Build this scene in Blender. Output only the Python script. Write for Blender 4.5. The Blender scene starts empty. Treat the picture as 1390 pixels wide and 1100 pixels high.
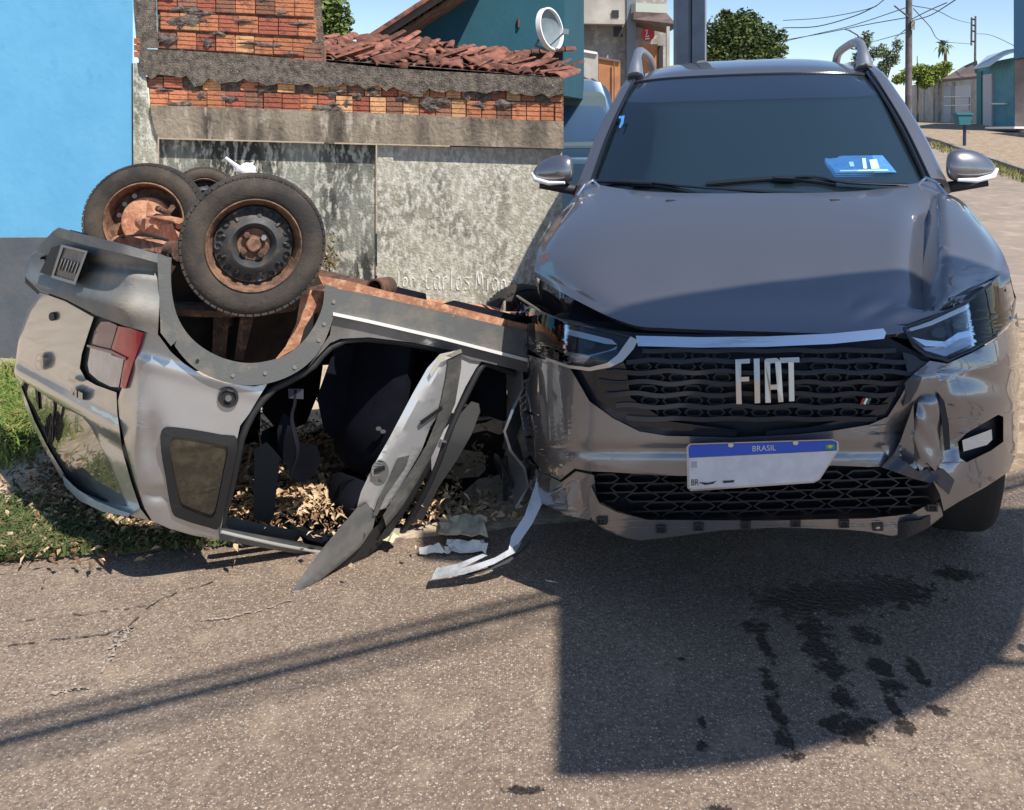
import bpy, bmesh, math, random
from mathutils import Vector, Matrix
from mathutils.geometry import tessellate_polygon
random.seed(7)
R = math.radians
sc = bpy.context.scene
col = sc.collection

# ------------------------------------------------------------------ camera, sky, sun
CAM_H, HOR, FPX, CX = 1.5, 160.0, 1200.0, 695.0
cam_d = bpy.data.cameras.new('camera')
cam = bpy.data.objects.new('camera', cam_d); col.objects.link(cam)
cam.location = (0, 0, CAM_H); cam.rotation_euler = (R(90), 0, 0)
cam_d.sensor_width = 36.0; cam_d.lens = 36.0*FPX/1390.0
cam_d.shift_y = -(550.0-HOR)/1390.0
cam_d.clip_start = 0.05; cam_d.clip_end = 2000
sc.camera = cam

SUN_AZ, SUN_EL = R(140), R(53)
w = bpy.data.worlds.new('World'); sc.world = w; w.use_nodes = True
nt = w.node_tree; bg = nt.nodes['Background']
sky = nt.nodes.new('ShaderNodeTexSky'); sky.sky_type = 'NISHITA'; sky.sun_disc = False
sky.sun_elevation = SUN_EL; sky.sun_rotation = SUN_AZ
sky.air_density = 0.8; sky.dust_density = 0.15; sky.ozone_density = 2.0; sky.altitude = 0
nt.links.new(sky.outputs[0], bg.inputs[0]); bg.inputs[1].default_value = 0.12
sd = bpy.data.lights.new('sun', 'SUN'); sd.energy = 4.6; sd.angle = R(0.53); sd.color = (1.0, 0.94, 0.86)
sun = bpy.data.objects.new('sun', sd); col.objects.link(sun)
SDIR = Vector((math.sin(SUN_AZ)*math.cos(SUN_EL), math.cos(SUN_AZ)*math.cos(SUN_EL), math.sin(SUN_EL)))
sun.rotation_euler = SDIR.to_track_quat('Z', 'Y').to_euler(); sun.location = (0, 0, 20)
sc.view_settings.view_transform = 'Standard'; sc.view_settings.look = 'None'
sc.view_settings.exposure = 0.42; sc.view_settings.gamma = 1.0

# ------------------------------------------------------------------ helpers
def W(px, py, Y):
    return Vector(((px-CX)/FPX*Y, Y, CAM_H-(py-HOR)/FPX*Y))
def ray(px, py):
    return Vector(((px-CX)/FPX, 1.0, -(py-HOR)/FPX))
CAMP = Vector((0, 0, CAM_H))
def GP(px, py, z=0.0):
    """point of the ground (height z) seen at a pixel"""
    k = (CAM_H-z)*FPX/(py-HOR)
    return Vector(((px-CX)/FPX*k, k, z))
def UP(px, py, P0, N):
    r = ray(px, py); k = (P0-CAMP).dot(N)/r.dot(N)
    return CAMP + r*k

def tag(o, label=None, cat=None, group=None, kind=None):
    if label: o['label'] = label
    if cat: o['category'] = cat
    if group: o['group'] = group
    if kind: o['kind'] = kind
    return o
def empty(name, loc, label=None, cat=None, group=None, rz=0):
    o = bpy.data.objects.new(name, None); col.objects.link(o)
    o.location = loc; o.rotation_euler = (0, 0, rz); o.empty_display_size = .2
    bpy.context.view_layer.update() if False else None
    return tag(o, label, cat, group)
def wmat(o):
    """world matrix from plain transforms (no depsgraph update needed)"""
    m = Matrix.LocRotScale(o.location, o.rotation_euler, o.scale)
    return wmat(o.parent) @ m if o.parent else m

class MB:
    """collects geometry in WORLD coordinates, links it as one object"""
    def __init__(s): s.v = []; s.f = []; s.mi = []
    def add(s, vs, fs, mi=0):
        n = len(s.v); s.v += [Vector(p) for p in vs]
        s.f += [tuple(i+n for i in f) for f in fs]; s.mi += [mi]*len(fs)
        return s
    def box(s, lo, hi, M=None, mi=0):
        x0, y0, z0 = lo; x1, y1, z1 = hi
        vs = [Vector(p) for p in ((x0,y0,z0),(x1,y0,z0),(x1,y1,z0),(x0,y1,z0),(x0,y0,z1),(x1,y0,z1),(x1,y1,z1),(x0,y1,z1))]
        if M: vs = [M @ p for p in vs]
        return s.add(vs, [(0,3,2,1),(4,5,6,7),(0,1,5,4),(1,2,6,5),(2,3,7,6),(3,0,4,7)], mi)
    def hexa(s, a, b, mi=0):
        """prism between two equal loops a, b"""
        n = len(a)
        fs = [tuple(range(n))[::-1], tuple(range(n, 2*n))] + [(i, (i+1) % n, n+(i+1) % n, n+i) for i in range(n)]
        return s.add(list(a)+list(b), fs, mi)
    def grid(s, rows, mi=0, closed=False):
        m = len(rows[0]); vs = [p for r in rows for p in r]; fs = []
        for i in range(len(rows)-1):
            for j in range(m if closed else m-1):
                k = (j+1) % m
                fs.append((i*m+j, i*m+k, (i+1)*m+k, (i+1)*m+j))
        return s.add(vs, fs, mi)
    def tube(s, pts, r, n=8, mi=0, cap=True, rx=None):
        """tube along points; r may be a list; rx=(a,b) flattens"""
        pts = [Vector(p) for p in pts]; rows = []
        up = Vector((0, 0, 1))
        for i, p in enumerate(pts):
            t = (pts[min(i+1, len(pts)-1)]-pts[max(i-1, 0)]).normalized()
            if abs(t.dot(up)) > .97: up = Vector((1, 0, 0)) if abs(t.x) < .9 else Vector((0, 1, 0))
            a = t.cross(up).normalized(); b = a.cross(t).normalized()
            rr = r[i] if isinstance(r, (list, tuple)) else r
            ra, rb = (rr, rr) if rx is None else (rr*rx[0], rr*rx[1])
            rows.append([p+a*math.cos(2*math.pi*j/n)*ra+b*math.sin(2*math.pi*j/n)*rb for j in range(n)])
        s.grid(rows, mi, True)
        if cap:
            k = len(s.v)
            m = len(rows)
            s.f.append(tuple(k-m*n+j for j in range(n))); s.f.append(tuple(k-n+j for j in range(n))[::-1]); s.mi += [mi, mi]
        return s
    def lathe(s, prof, c, ax, n=32, mi=0, closed=False):
        """prof: list of (radius, offset along axis)"""
        ax = Vector(ax).normalized(); u = ax.cross(Vector((0, 0, 1)))
        u = u.normalized() if u.length > .01 else Vector((1, 0, 0)); v = ax.cross(u)
        rows = [[Vector(c)+ax*h+(u*math.cos(2*math.pi*j/n)+v*math.sin(2*math.pi*j/n))*max(rr, 1e-4) for j in range(n)] for rr, h in prof]
        if closed: rows.append(rows[0])
        return s.grid(rows, mi, True)
    def build(s, name, mats, parent=None, label=None, cat=None, group=None, kind=None, smooth=None, loc=None, bevel=0, recalc=True):
        me = bpy.data.meshes.new(name)
        o = bpy.data.objects.new(name, me); col.objects.link(o)
        if parent: o.parent = parent; M = wmat(parent).inverted()
        else:
            M = Matrix.Identity(4)
            if loc is not None: o.location = loc; M = Matrix.Translation(-Vector(loc))
        me.from_pydata([M @ p for p in s.v], [], s.f)
        mats = mats if isinstance(mats, (list, tuple)) else [mats]
        for m in mats: me.materials.append(m)
        if len(mats) > 1: me.polygons.foreach_set('material_index', s.mi)
        if recalc:
            bm = bmesh.new(); bm.from_mesh(me)
            bmesh.ops.remove_doubles(bm, verts=bm.verts, dist=1e-5)
            bmesh.ops.recalc_face_normals(bm, faces=bm.faces); bm.to_mesh(me); bm.free()
        if smooth:
            me.polygons.foreach_set('use_smooth', [True]*len(me.polygons))
            me.set_sharp_from_angle(angle=R(smooth))
        if bevel:
            b = o.modifiers.new('bevel', 'BEVEL'); b.width = bevel; b.segments = 2; b.limit_method = 'ANGLE'; b.angle_limit = R(35)
        me.update()
        return tag(o, label, cat, group, kind)

def cr(p, t):
    """Catmull-Rom through a list of vectors, t in 0..len-1"""
    n = len(p)-1; i = min(int(t), n-1); f = t-i
    a = p[max(i-1, 0)] if i > 0 else p[0]*2-p[1]
    d = p[i+2] if i+2 <= n else p[n]*2-p[n-1]
    b, c = p[i], p[i+1]
    return 0.5*((2*b)+(c-a)*f+(2*a-5*b+4*c-d)*f*f+(3*b-a-3*c+d)*f**3)
def spl(p, n):
    return [cr(p, (len(p)-1)*k/(n-1)) for k in range(n)]
def spl2(pts, n, closed=False):
    v = [Vector((a, b, 0)) for a, b in pts]
    if closed: v = v[-2:]+v+v[:2]; m = len(v); r = [cr(v, 2+(m-4)*k/n) for k in range(n)]
    else: r = spl(v, n)
    return [(q.x, q.y) for q in r]
def patch(rows, nu, nv):
    """rows of Vectors -> fine grid"""
    rr = [spl([Vector(p) for p in r], nu) for r in rows]
    cols = [spl([r[j] for r in rr], nv) for j in range(nu)]
    return [[cols[j][i] for j in range(nu)] for i in range(nv)]
def sheet(rows, th, mb=None):
    """closed sheet with thickness th (pushed along -normal estimated per vertex)"""
    mb = mb or MB(); m, n = len(rows), len(rows[0]); back = []
    for i in range(m):
        br = []
        for j in range(n):
            du = rows[i][min(j+1, n-1)]-rows[i][max(j-1, 0)]; dv = rows[min(i+1, m-1)][j]-rows[max(i-1, 0)][j]
            nn = du.cross(dv); nn = nn.normalized() if nn.length > 1e-9 else Vector((0, 0, 1))
            br.append(rows[i][j]-nn*th)
        back.append(br)
    mb.grid(rows); mb.grid(back)
    mb.grid([rows[0], back[0]]); mb.grid([rows[-1], back[-1]])
    mb.grid([[r[0] for r in rows], [r[0] for r in back]]); mb.grid([[r[-1] for r in rows], [r[-1] for r in back]])
    return mb
def tess(polys):
    pts = [p for q in polys for p in q]
    tr = tessellate_polygon([[Vector((x, y, 0)) for x, y in q] for q in polys])
    return pts, [tuple(t) for t in tr]
def subdiv2(pts, tris, maxlen):
    """split 2-D triangles until every edge is short (edge midpoints shared, no cracks)"""
    pts = list(pts); tris = list(tris)
    for _ in range(9):
        mid = {}
        def key(a, b): return (a, b) if a < b else (b, a)
        for t in tris:
            for a, b in ((t[0], t[1]), (t[1], t[2]), (t[2], t[0])):
                k = key(a, b)
                if k not in mid and math.dist(pts[a], pts[b]) > maxlen:
                    mid[k] = len(pts); pts.append(((pts[a][0]+pts[b][0])/2, (pts[a][1]+pts[b][1])/2))
        if not mid: break
        out = []
        for a, b, c in tris:
            m = [mid.get(key(a, b)), mid.get(key(b, c)), mid.get(key(c, a))]; k = sum(x is not None for x in m)
            if k == 0: out.append((a, b, c))
            elif k == 3: out += [(a, m[0], m[2]), (m[0], b, m[1]), (m[2], m[1], c), (m[0], m[1], m[2])]
            else:
                while m[0] is None: a, b, c = b, c, a; m = m[1:]+m[:1]
                if k == 1: out += [(a, m[0], c), (m[0], b, c)]
                elif m[1] is not None: out += [(a, m[0], c), (m[0], m[1], c), (m[0], b, m[1])]
                else: out += [(a, m[0], m[2]), (m[0], c, m[2]), (m[0], b, c)]
        tris = out
    return pts, tris
def panel(mb, polys, mapf, off=0.0, th=0.01, maxlen=25, disp=None, mi=0):
    """pixel-outlined panel with holes laid on a curved surface, with real thickness"""
    pts, tr = tess(polys); pts, tr = subdiv2(pts, tr, maxlen)
    ed = {}
    for t in tr:
        for a, b in ((t[0], t[1]), (t[1], t[2]), (t[2], t[0])):
            k = (min(a, b), max(a, b)); ed[k] = ed.get(k, 0)+1
    n = len(pts)
    dd = [disp(*p) if disp else 0.0 for p in pts]
    fr = [mapf(p[0], p[1], off+dd[i]) for i, p in enumerate(pts)]
    # thickness goes along the surface's depth direction
    bk = [mapf(p[0], p[1], off+dd[i]+th) for i, p in enumerate(pts)]
    fs = list(tr)+[(c+n, b+n, a+n) for a, b, c in tr]
    fs += [(a, b, b+n, a+n) for (a, b), c in ed.items() if c == 1]
    return mb.add(fr+bk, fs, mi)
def rrect(x0, y0, x1, y1, r, n=4):
    out = []
    for cx, cy, a in ((x1-r, y0+r, -90), (x1-r, y1-r, 0), (x0+r, y1-r, 90), (x0+r, y0+r, 180)):
        out += [(cx+r*math.cos(R(a+90*k/n)), cy+r*math.sin(R(a+90*k/n))) for k in range(n+1)]
    return out

# ------------------------------------------------------------------ materials
def mat(name, c, rough=.6, metal=0.0, coat=0.0, var=None, vscale=4.0, vamt=(.4, .6), bump=0.0, bscale=60.0, coatr=.05,
        var2=None, v2scale=1.5, v2amt=(.5, .65), trans=0.0, emit=None, spec=.5, alpha=1.0, stretch=None, ior=1.45, obrand=0.0, detail=6):
    m = bpy.data.materials.new(name); m.use_nodes = True; n = m.node_tree; L = n.links
    b = n.nodes['Principled BSDF']
    b.inputs['Base Color'].default_value = (*c, 1); b.inputs['Roughness'].default_value = rough
    b.inputs['Metallic'].default_value = metal; b.inputs['Coat Weight'].default_value = coat
    b.inputs['Coat Roughness'].default_value = coatr; b.inputs['Transmission Weight'].default_value = trans
    b.inputs['Specular IOR Level'].default_value = spec; b.inputs['IOR'].default_value = ior
    if emit: b.inputs['Emission Color'].default_value = (*emit, 1); b.inputs['Emission Strength'].default_value = 1
    tc = n.nodes.new('ShaderNodeTexCoord'); geo = n.nodes.new('ShaderNodeNewGeometry')
    co = geo.outputs['Position']
    if stretch:
        mp = n.nodes.new('ShaderNodeMapping'); mp.inputs['Scale'].default_value = stretch
        L.new(co, mp.inputs[0]); cs = mp.outputs[0]
    else: cs = co
    last = None
    def noise(scale, amt, src, det=detail):
        t = n.nodes.new('ShaderNodeTexNoise'); t.inputs['Scale'].default_value = scale; t.inputs['Detail'].default_value = det
        t.inputs['Roughness'].default_value = .62; L.new(src, t.inputs['Vector'])
        r = n.nodes.new('ShaderNodeMapRange'); r.inputs[1].default_value = amt[0]; r.inputs[2].default_value = amt[1]
        L.new(t.outputs[0], r.inputs[0]); return r.outputs[0]
    for v, s, a in ((var, vscale, vamt), (var2, v2scale, v2amt)):
        if v is None: continue
        mx = n.nodes.new('ShaderNodeMix'); mx.data_type = 'RGBA'
        L.new(noise(s, a, cs), mx.inputs[0])
        if last: L.new(last, mx.inputs[6])
        else: mx.inputs[6].default_value = (*c, 1)
        mx.inputs[7].default_value = (*v, 1); last = mx.outputs[2]
    if obrand:
        oi = n.nodes.new('ShaderNodeObjectInfo'); hs = n.nodes.new('ShaderNodeHueSaturation')
        mr = n.nodes.new('ShaderNodeMapRange'); mr.inputs[3].default_value = 1-obrand; mr.inputs[4].default_value = 1+obrand
        L.new(oi.outputs['Random'], mr.inputs[0]); L.new(mr.outputs[0], hs.inputs['Value'])
        if last: L.new(last, hs.inputs['Color'])
        else: hs.inputs['Color'].default_value = (*c, 1)
        last = hs.outputs[0]
    if last: L.new(last, b.inputs['Base Color'])
    if bump:
        t = n.nodes.new('ShaderNodeTexNoise'); t.inputs['Scale'].default_value = bscale; t.inputs['Detail'].default_value = 5
        L.new(co, t.inputs['Vector'])
        bp = n.nodes.new('ShaderNodeBump'); bp.inputs['Strength'].default_value = min(1, bump); bp.inputs['Distance'].default_value = .01
        L.new(t.outputs[0], bp.inputs['Height']); L.new(bp.outputs[0], b.inputs['Normal'])
    m['b'] = 1
    return m

def asphalt(name, dark=1.0, tint=(1, 1, 1), rough=.85, chip=(.52, .46, .38), stains=()):
    m = bpy.data.materials.new(name); m.use_nodes = True; n = m.node_tree; L = n.links; b = n.nodes['Principled BSDF']
    geo = n.nodes.new('ShaderNodeNewGeometry'); co = geo.outputs['Position']
    def N(t): return n.nodes.new('ShaderNode'+t)
    def noise(s, det=6, r=.6):
        t = N('TexNoise'); t.inputs['Scale'].default_value = s; t.inputs['Detail'].default_value = det; t.inputs['Roughness'].default_value = r
        L.new(co, t.inputs['Vector']); return t.outputs[0]
    def rng(src, a, b_, c=0., d=1.):
        r = N('MapRange'); r.inputs[1].default_value = a; r.inputs[2].default_value = b_; r.inputs[3].default_value = c; r.inputs[4].default_value = d
        L.new(src, r.inputs[0]); return r.outputs[0]
    def mix(f, a, b_):
        x = N('Mix'); x.data_type = 'RGBA'; L.new(f, x.inputs[0])
        for s, i in ((a, 6), (b_, 7)):
            if isinstance(s, tuple): x.inputs[i].default_value = (*s, 1)
            else: L.new(s, x.inputs[i])
        return x.outputs[2]
    def c(r, g, b_): return (r*dark*tint[0], g*dark*tint[1], b_*dark*tint[2])
    base = mix(rng(noise(1.1), .38, .62), c(.232, .165, .113), c(.292, .221, .160))
    base = mix(rng(noise(90, 3), .35, .7), base, c(.125, .092, .072))
    base = mix(rng(noise(6, 5), .55, .75), base, c(.31, .235, .165))
    # aggregate chips of several sizes
    for s, th, k in ((95, .30, 0.72), (185, .36, 0.58), (50, .20, .93)):
        v = N('TexVoronoi'); v.inputs['Scale'].default_value = s; L.new(co, v.inputs['Vector'])
        sep = N('SeparateColor'); L.new(v.outputs['Color'], sep.inputs[0])
        g = N('Math'); g.operation = 'GREATER_THAN'; L.new(sep.outputs[0], g.inputs[0]); g.inputs[1].default_value = k
        d = N('Math'); d.operation = 'LESS_THAN'; L.new(v.outputs['Distance'], d.inputs[0]); d.inputs[1].default_value = th
        mu = N('Math'); mu.operation = 'MULTIPLY'; L.new(g.outputs[0], mu.inputs[0]); L.new(d.outputs[0], mu.inputs[1])
        m2 = N('Math'); m2.operation = 'MULTIPLY'; L.new(mu.outputs[0], m2.inputs[0]); L.new(rng(sep.outputs[1], 0, 1, .25, .95), m2.inputs[1])
        base = mix(m2.outputs[0], base, c(*chip))
    if stains:
        dist = None
        for c_, ra, rb in stains:
            mp = N('Mapping'); mp.vector_type = 'POINT'; mp.inputs['Location'].default_value = (-c_.x/ra, -c_.y/rb, 0); mp.inputs['Scale'].default_value = (1/ra, 1/rb, 0)
            L.new(co, mp.inputs[0]); ln = N('VectorMath'); ln.operation = 'LENGTH'; L.new(mp.outputs[0], ln.inputs[0])
            if dist is None: dist = ln.outputs['Value']
            else:
                mi = N('Math'); mi.operation = 'SMOOTH_MIN'; mi.inputs[2].default_value = .45; L.new(dist, mi.inputs[0]); L.new(ln.outputs['Value'], mi.inputs[1]); dist = mi.outputs[0]
        ad = N('Math'); ad.operation = 'ADD'; L.new(dist, ad.inputs[0]); L.new(rng(noise(26, 8, .75), .28, .72, -.95, .95), ad.inputs[1])
        mk = rng(ad.outputs[0], .72, 1.02, 1, 0)
        ml = N('Mix'); ml.data_type = 'RGBA'; ml.blend_type = 'MULTIPLY'; L.new(mk, ml.inputs[0]); L.new(base, ml.inputs[6]); ml.inputs[7].default_value = (.20, .21, .24, 1); base = ml.outputs[2]
        L.new(rng(mk, 0, 1, rough, .38), b.inputs['Roughness'])
    else: b.inputs['Roughness'].default_value = rough
    L.new(base, b.inputs['Base Color'])
    h = N('Math'); h.operation = 'ADD'; L.new(noise(150, 3), h.inputs[0])
    v = N('TexVoronoi'); v.inputs['Scale'].default_value = 75; L.new(co, v.inputs['Vector']); L.new(v.outputs['Distance'], h.inputs[1])
    bp = N('Bump'); bp.inputs['Strength'].default_value = .55; bp.inputs['Distance'].default_value = .004
    L.new(h.outputs[0], bp.inputs['Height']); L.new(bp.outputs[0], b.inputs['Normal'])
    return m
# ------------------------------------------------------------------ ground
WET = [(1040, 880, 9, 24), (1044, 925, 11, 22), (1052, 962, 11, 24), (1064, 1000, 14, 18), (1082, 1026, 12, 9), (1100, 850, 24, 20), (1112, 880, 20, 24), (1130, 905, 24, 20),
       (1145, 945, 16, 15), (1160, 985, 32, 22), (1130, 985, 18, 12), (1172, 860, 20, 15), (1196, 905, 18, 15), (1214, 930, 16, 14), (1212, 958, 10, 20), (1228, 985, 14, 14),
       (1242, 908, 11, 20), (1275, 964, 13, 9), (953, 978, 7, 9), (952, 1010, 10, 7), (1028, 850, 22, 12), (1385, 876, 9, 8), (1200, 800, 70, 22), (1110, 812, 90, 24), (1300, 778, 30, 12), (925, 893, 5, 3), (975, 1095, 16, 6), (710, 1070, 30, 6)]
M_ASPH = asphalt('asphalt', stains=[(GP(a, b), c/FPX*GP(a, b).y, d*GP(a, b).y/(b-HOR)) for a, b, c, d in WET])
M_DIRT = mat('dirt', (.36, .27, .18), .95, var=(.24, .17, .11), vscale=5, bump=.6, bscale=40, var2=(.46, .38, .27), v2scale=14)
M_GRASS = mat('grass', (.13, .21, .04), .7, var=(.22, .30, .06), vscale=9, spec=.3)
M_LEAF = mat('dead_leaf', (.36, .23, .12), .8, var=(.16, .09, .045), vscale=18, var2=(.55, .42, .27), v2scale=33, spec=.3)
M_CONC = mat('kerb_concrete', (.33, .30, .26), .9, var=(.2, .17, .14), vscale=6, bump=.5)
M_FARROAD = mat('far_road', (.33, .27, .22), 1.0, spec=.08, var=(.27, .22, .18), vscale=.8, var2=(.38, .32, .26), v2scale=4)

def rise(y):                       # the street climbs gently beyond the crossing
    return 0.0 if y < 9 else ((y-9)*.042 if y < 36 else 1.134+(y-36)*.004)
def ground_strip(name, pts_l, mat_, kind='structure', dz=0.0, nx=2):
    mb = MB(); rows = []
    for (x0, x1, y) in pts_l:
        rows.append([Vector((x0+(x1-x0)*k/(nx-1), y, rise(y)+dz)) for k in range(nx)])
    mb.grid(rows); return mb.build(name, mat_, kind=kind, recalc=False)
# base soil sheet reaching the horizon
ground_strip('ground', [(-400, 400, y) for y in (-60, 9, 14, 20, 30, 36, 45, 70, 100)]+[(-400, 400, 400), (-400, 400, 900)], M_DIRT, dz=-.012)
# road: near edge of the verge runs (8,778) .. (300,735) .. behind the car
def road_edge(x):                  # Y of the verge edge on the left place
    return 3.03+(x+1.6)*.14 if x < 1 else 3.39
mb = MB()
xs = [-9+.5*k for k in range(19)]+[.6, 1.2]
rows = [[Vector((x, -5, -.004)) for x in xs], [Vector((x, road_edge(x)+.03*math.sin(x*5), -.004)) for x in xs]]
mb.grid(rows)
mb.add([(1.2, -5, -.004), (9, -5, -.004), (9, 6.6, -.004), (1.2, road_edge(1.2)+.03*math.sin(6), -.004)], [(0, 1, 2, 3)])
mb.build('road', M_ASPH, kind='structure', recalc=False)
ground_strip('far_road', [(.3, 9.0, 3.42), (.35, 9.0, 6.6)]+[(x0, x1, y) for x0, x1, y in ((-3.2, 9.0, 6.6), (-3, 8.2, 9), (-1.5, 8.6, 14), (0, 10.5, 20), (3, 14.5, 30), (9, 28, 60), (18, 50, 110))][1:] if False else
             [(.3, 30, 6.62), (.3, 20, 9), (.8, 8.95, 12.3), (1.5, 10.3, 18), (3, 12.7, 26.4), (5, 14.6, 34), (6, 15.2, 36), (11, 20.5, 50), (26, 44, 110)], M_FARROAD, dz=-.006)
# far dirt pavement on the right with its kerb
mb = MB()
sw = [(8.9, 12.3), (10.3, 18), (12.7, 26.4), (14.6, 34), (15.2, 36), (20.5, 50)]
rows = [[Vector((x+.0, y, rise(y)+.10)), Vector((x+1.2, y-.1, rise(y)+.11)), Vector((x+9, y-.5, rise(y)+.12))] for x, y in sw]
mb.grid(rows); pv = mb.build('dirt_pavement', M_DIRT, kind='structure', recalc=False)
for i in range(len(sw)-1):
    (xa, ya), (xb, yb) = sw[i], sw[i+1]; n = 5
    for k in range(n):
        a = Vector((xa+(xb-xa)*k/n, ya+(yb-ya)*k/n, 0)); b = Vector((xa+(xb-xa)*(k+.96)/n, ya+(yb-ya)*(k+.96)/n, 0))
        za, zb = rise(a.y), rise(b.y); d = Vector((.11, -.04, 0)); up = .115+random.uniform(-.01, .01)
        m2 = MB().hexa([a+Vector((0, 0, za-.05)), a+d+Vector((0, 0, za-.05)), a+d+Vector((0, 0, za+up)), a+Vector((0, 0, za+up))],
                       [b+Vector((0, 0, zb-.05)), b+d+Vector((0, 0, zb-.05)), b+d+Vector((0, 0, zb+up)), b+Vector((0, 0, zb+up))])
        m2.build('kerb_stone', M_CONC, pv)

# pale scratches and cracks on the asphalt
M_SCR = mat('pale_scratch', (.44, .38, .32), .9, var=(.25, .2, .17), vscale=60)
M_CRACK = mat('crack_dark', (.07, .055, .045), .95)
def trace(mb, pts, wd, seed=1):
    rnd = random.Random(seed)
    p = [GP(a+rnd.uniform(-1.5, 1.5), b+rnd.uniform(-1.5, 1.5), .001) for a, b in spl2(pts, len(pts)*7)]
    for a, b in zip(p, p[1:]):
        if rnd.random() < .22: continue
        d = (b-a).normalized(); q = Vector((-d.y, d.x, 0))*wd*rnd.uniform(.3, 1)
        mb.add([a-q, b-q, b+q, a+q], [(0, 1, 2, 3)])
mb = MB()
trace(mb, [(180, 852), (165, 870), (150, 890), (138, 912)], .010, 2); trace(mb, [(172, 852), (160, 862), (152, 880)], .012, 5)
trace(mb, [(275, 842), (320, 836), (395, 815)], .005, 3); trace(mb, [(70, 942), (95, 936), (118, 934)], .008, 4)
mb.build('road_scratches', M_SCR, label='pale scrape marks left on the asphalt by the overturned car', kind='stuff', recalc=False)
mb = MB(); trace(mb, [(10, 876), (70, 868), (110, 864), (170, 852), (215, 815), (290, 788)], .0035, 6)
trace(mb, [(1300, 281), (1330, 280), (1388, 281)], .009, 8); trace(mb, [(15, 845), (120, 832), (200, 822)], .0025, 9)
mb.build('road_cracks', M_CRACK, label='thin dark cracks crossing the asphalt', kind='stuff', recalc=False)

# ------------------------------------------------------------------ left place: wall, blue house
WP0 = Vector((-2.3, 5.42, 0)); WD = Vector((2.6, -.26, 0)).normalized(); WN = Vector((WD.y, -WD.x, 0))   # WN faces the camera
WN = WN if WN.y < 0 else -WN
def wl(px, py, off=0.0):           # on the wall plane, off = pushed away from the camera
    return UP(px, py, WP0-WN*off, WN)
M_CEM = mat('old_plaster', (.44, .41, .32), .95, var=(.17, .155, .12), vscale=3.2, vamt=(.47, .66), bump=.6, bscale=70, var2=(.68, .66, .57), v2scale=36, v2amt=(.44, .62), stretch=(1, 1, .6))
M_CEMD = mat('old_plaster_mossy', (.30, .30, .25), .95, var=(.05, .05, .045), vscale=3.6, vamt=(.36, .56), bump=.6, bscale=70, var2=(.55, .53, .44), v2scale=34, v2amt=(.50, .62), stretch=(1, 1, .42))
M_BAND = mat('stained_lintel', (.33, .27, .20), .95, var=(.075, .062, .05), vscale=5, vamt=(.40, .64), bump=.8, bscale=40, stretch=(1, 1, .35), var2=(.48, .42, .33), v2scale=14, v2amt=(.58, .72))
M_ROUGH = mat('rough_concrete', (.21, .175, .14), 1, var=(.08, .065, .055), vscale=30, bump=1, bscale=110, var2=(.36, .33, .29), v2scale=60, v2amt=(.58, .7))
M_MORT = mat('mortar', (.24, .18, .14), 1, var=(.12, .09, .07), vscale=30, bump=1, bscale=80)
M_BLUE = mat('sky_blue_paint', (.125, .40, .65), .8, var=(.145, .43, .68), vscale=3, bump=.25, bscale=14, var2=(.115, .37, .61), v2scale=9, v2amt=(.6, .72), detail=9)
M_DADO = mat('grey_dado', (.085, .10, .12), .85, var=(.11, .12, .13), vscale=4, bump=.3, bscale=25)
BRK = [mat('brick_clay_%s' % nme, c, .9, var=v, vscale=22, vamt=(.5, .72), bump=.5, bscale=90, obrand=.22) for nme, c, v in
       (('orange', (.56, .22, .11), (.16, .08, .06)), ('pale', (.66, .36, .17), (.28, .15, .08)), ('red', (.44, .14, .085), (.10, .06, .05)), ('sooty', (.30, .14, .09), (.07, .055, .05)))]

wall = empty('boundary_wall', wl(470, 560), 'weathered masonry wall of brick courses over mouldy plaster behind the overturned car', 'wall')
def wpanel(name, poly, off, th, m, parent=wall, maxlen=400, **k):
    mb = MB(); panel(mb, poly if isinstance(poly[0][0], (tuple, list)) else [poly], lambda x, y, o: wl(x, y, o), off, th, maxlen)
    return mb.build(name, m, parent, **k)
GB = 520   # pixel row just below the foot of the wall
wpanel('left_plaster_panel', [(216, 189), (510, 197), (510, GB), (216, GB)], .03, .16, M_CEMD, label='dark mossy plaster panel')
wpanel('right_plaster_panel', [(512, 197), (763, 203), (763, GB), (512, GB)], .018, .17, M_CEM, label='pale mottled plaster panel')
wpanel('pilaster', [(512, 198), (534, 198.5), (534, GB), (512, GB)], .008, .01, M_CEM)
wpanel('corner_pillar', [(181, 86), (196, 84), (203, 145), (232, 149), (214, 186), (214, GB), (180, GB)], -.012, .2, M_CEM, label='pale peeling corner pillar')
wpanel('lintel', [(204, 143), (480, 152), (760, 165), (765, 165), (765, 202), (215, 187), (208, 170)], -.035, .24, M_BAND)
# rough beam: ragged lower edge
top = [(186, 66), (230, 68), (330, 74), (440, 84), (520, 92), (600, 97), (680, 101), (765, 106)]
low = []
for k in range(60):
    x = 765-(765-196)*k/59; base = 104+(x-196)*.047
    low.append((x, base+random.uniform(-4, 5)+(9 if 255 < x < 275 or 560 < x < 580 else 0)))
wpanel('rough_beam', top+low+[(190, 96)], -.028, .22, M_ROUGH)
wpanel('grey_column', [(181, 10), (181, -80), (212, -80), (213, 40), (216, 66), (186, 66)], -.024, .2, M_ROUGH)
wpanel('mortar_bed_lower', [(200, 92), (765, 112), (765, 168), (204, 149)], .012, .17, M_MORT)
wpanel('mortar_bed_upper', [(212, -80), (430, -80), (440, 60), (440, 86), (214, 72)], .014, .17, M_MORT)
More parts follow.
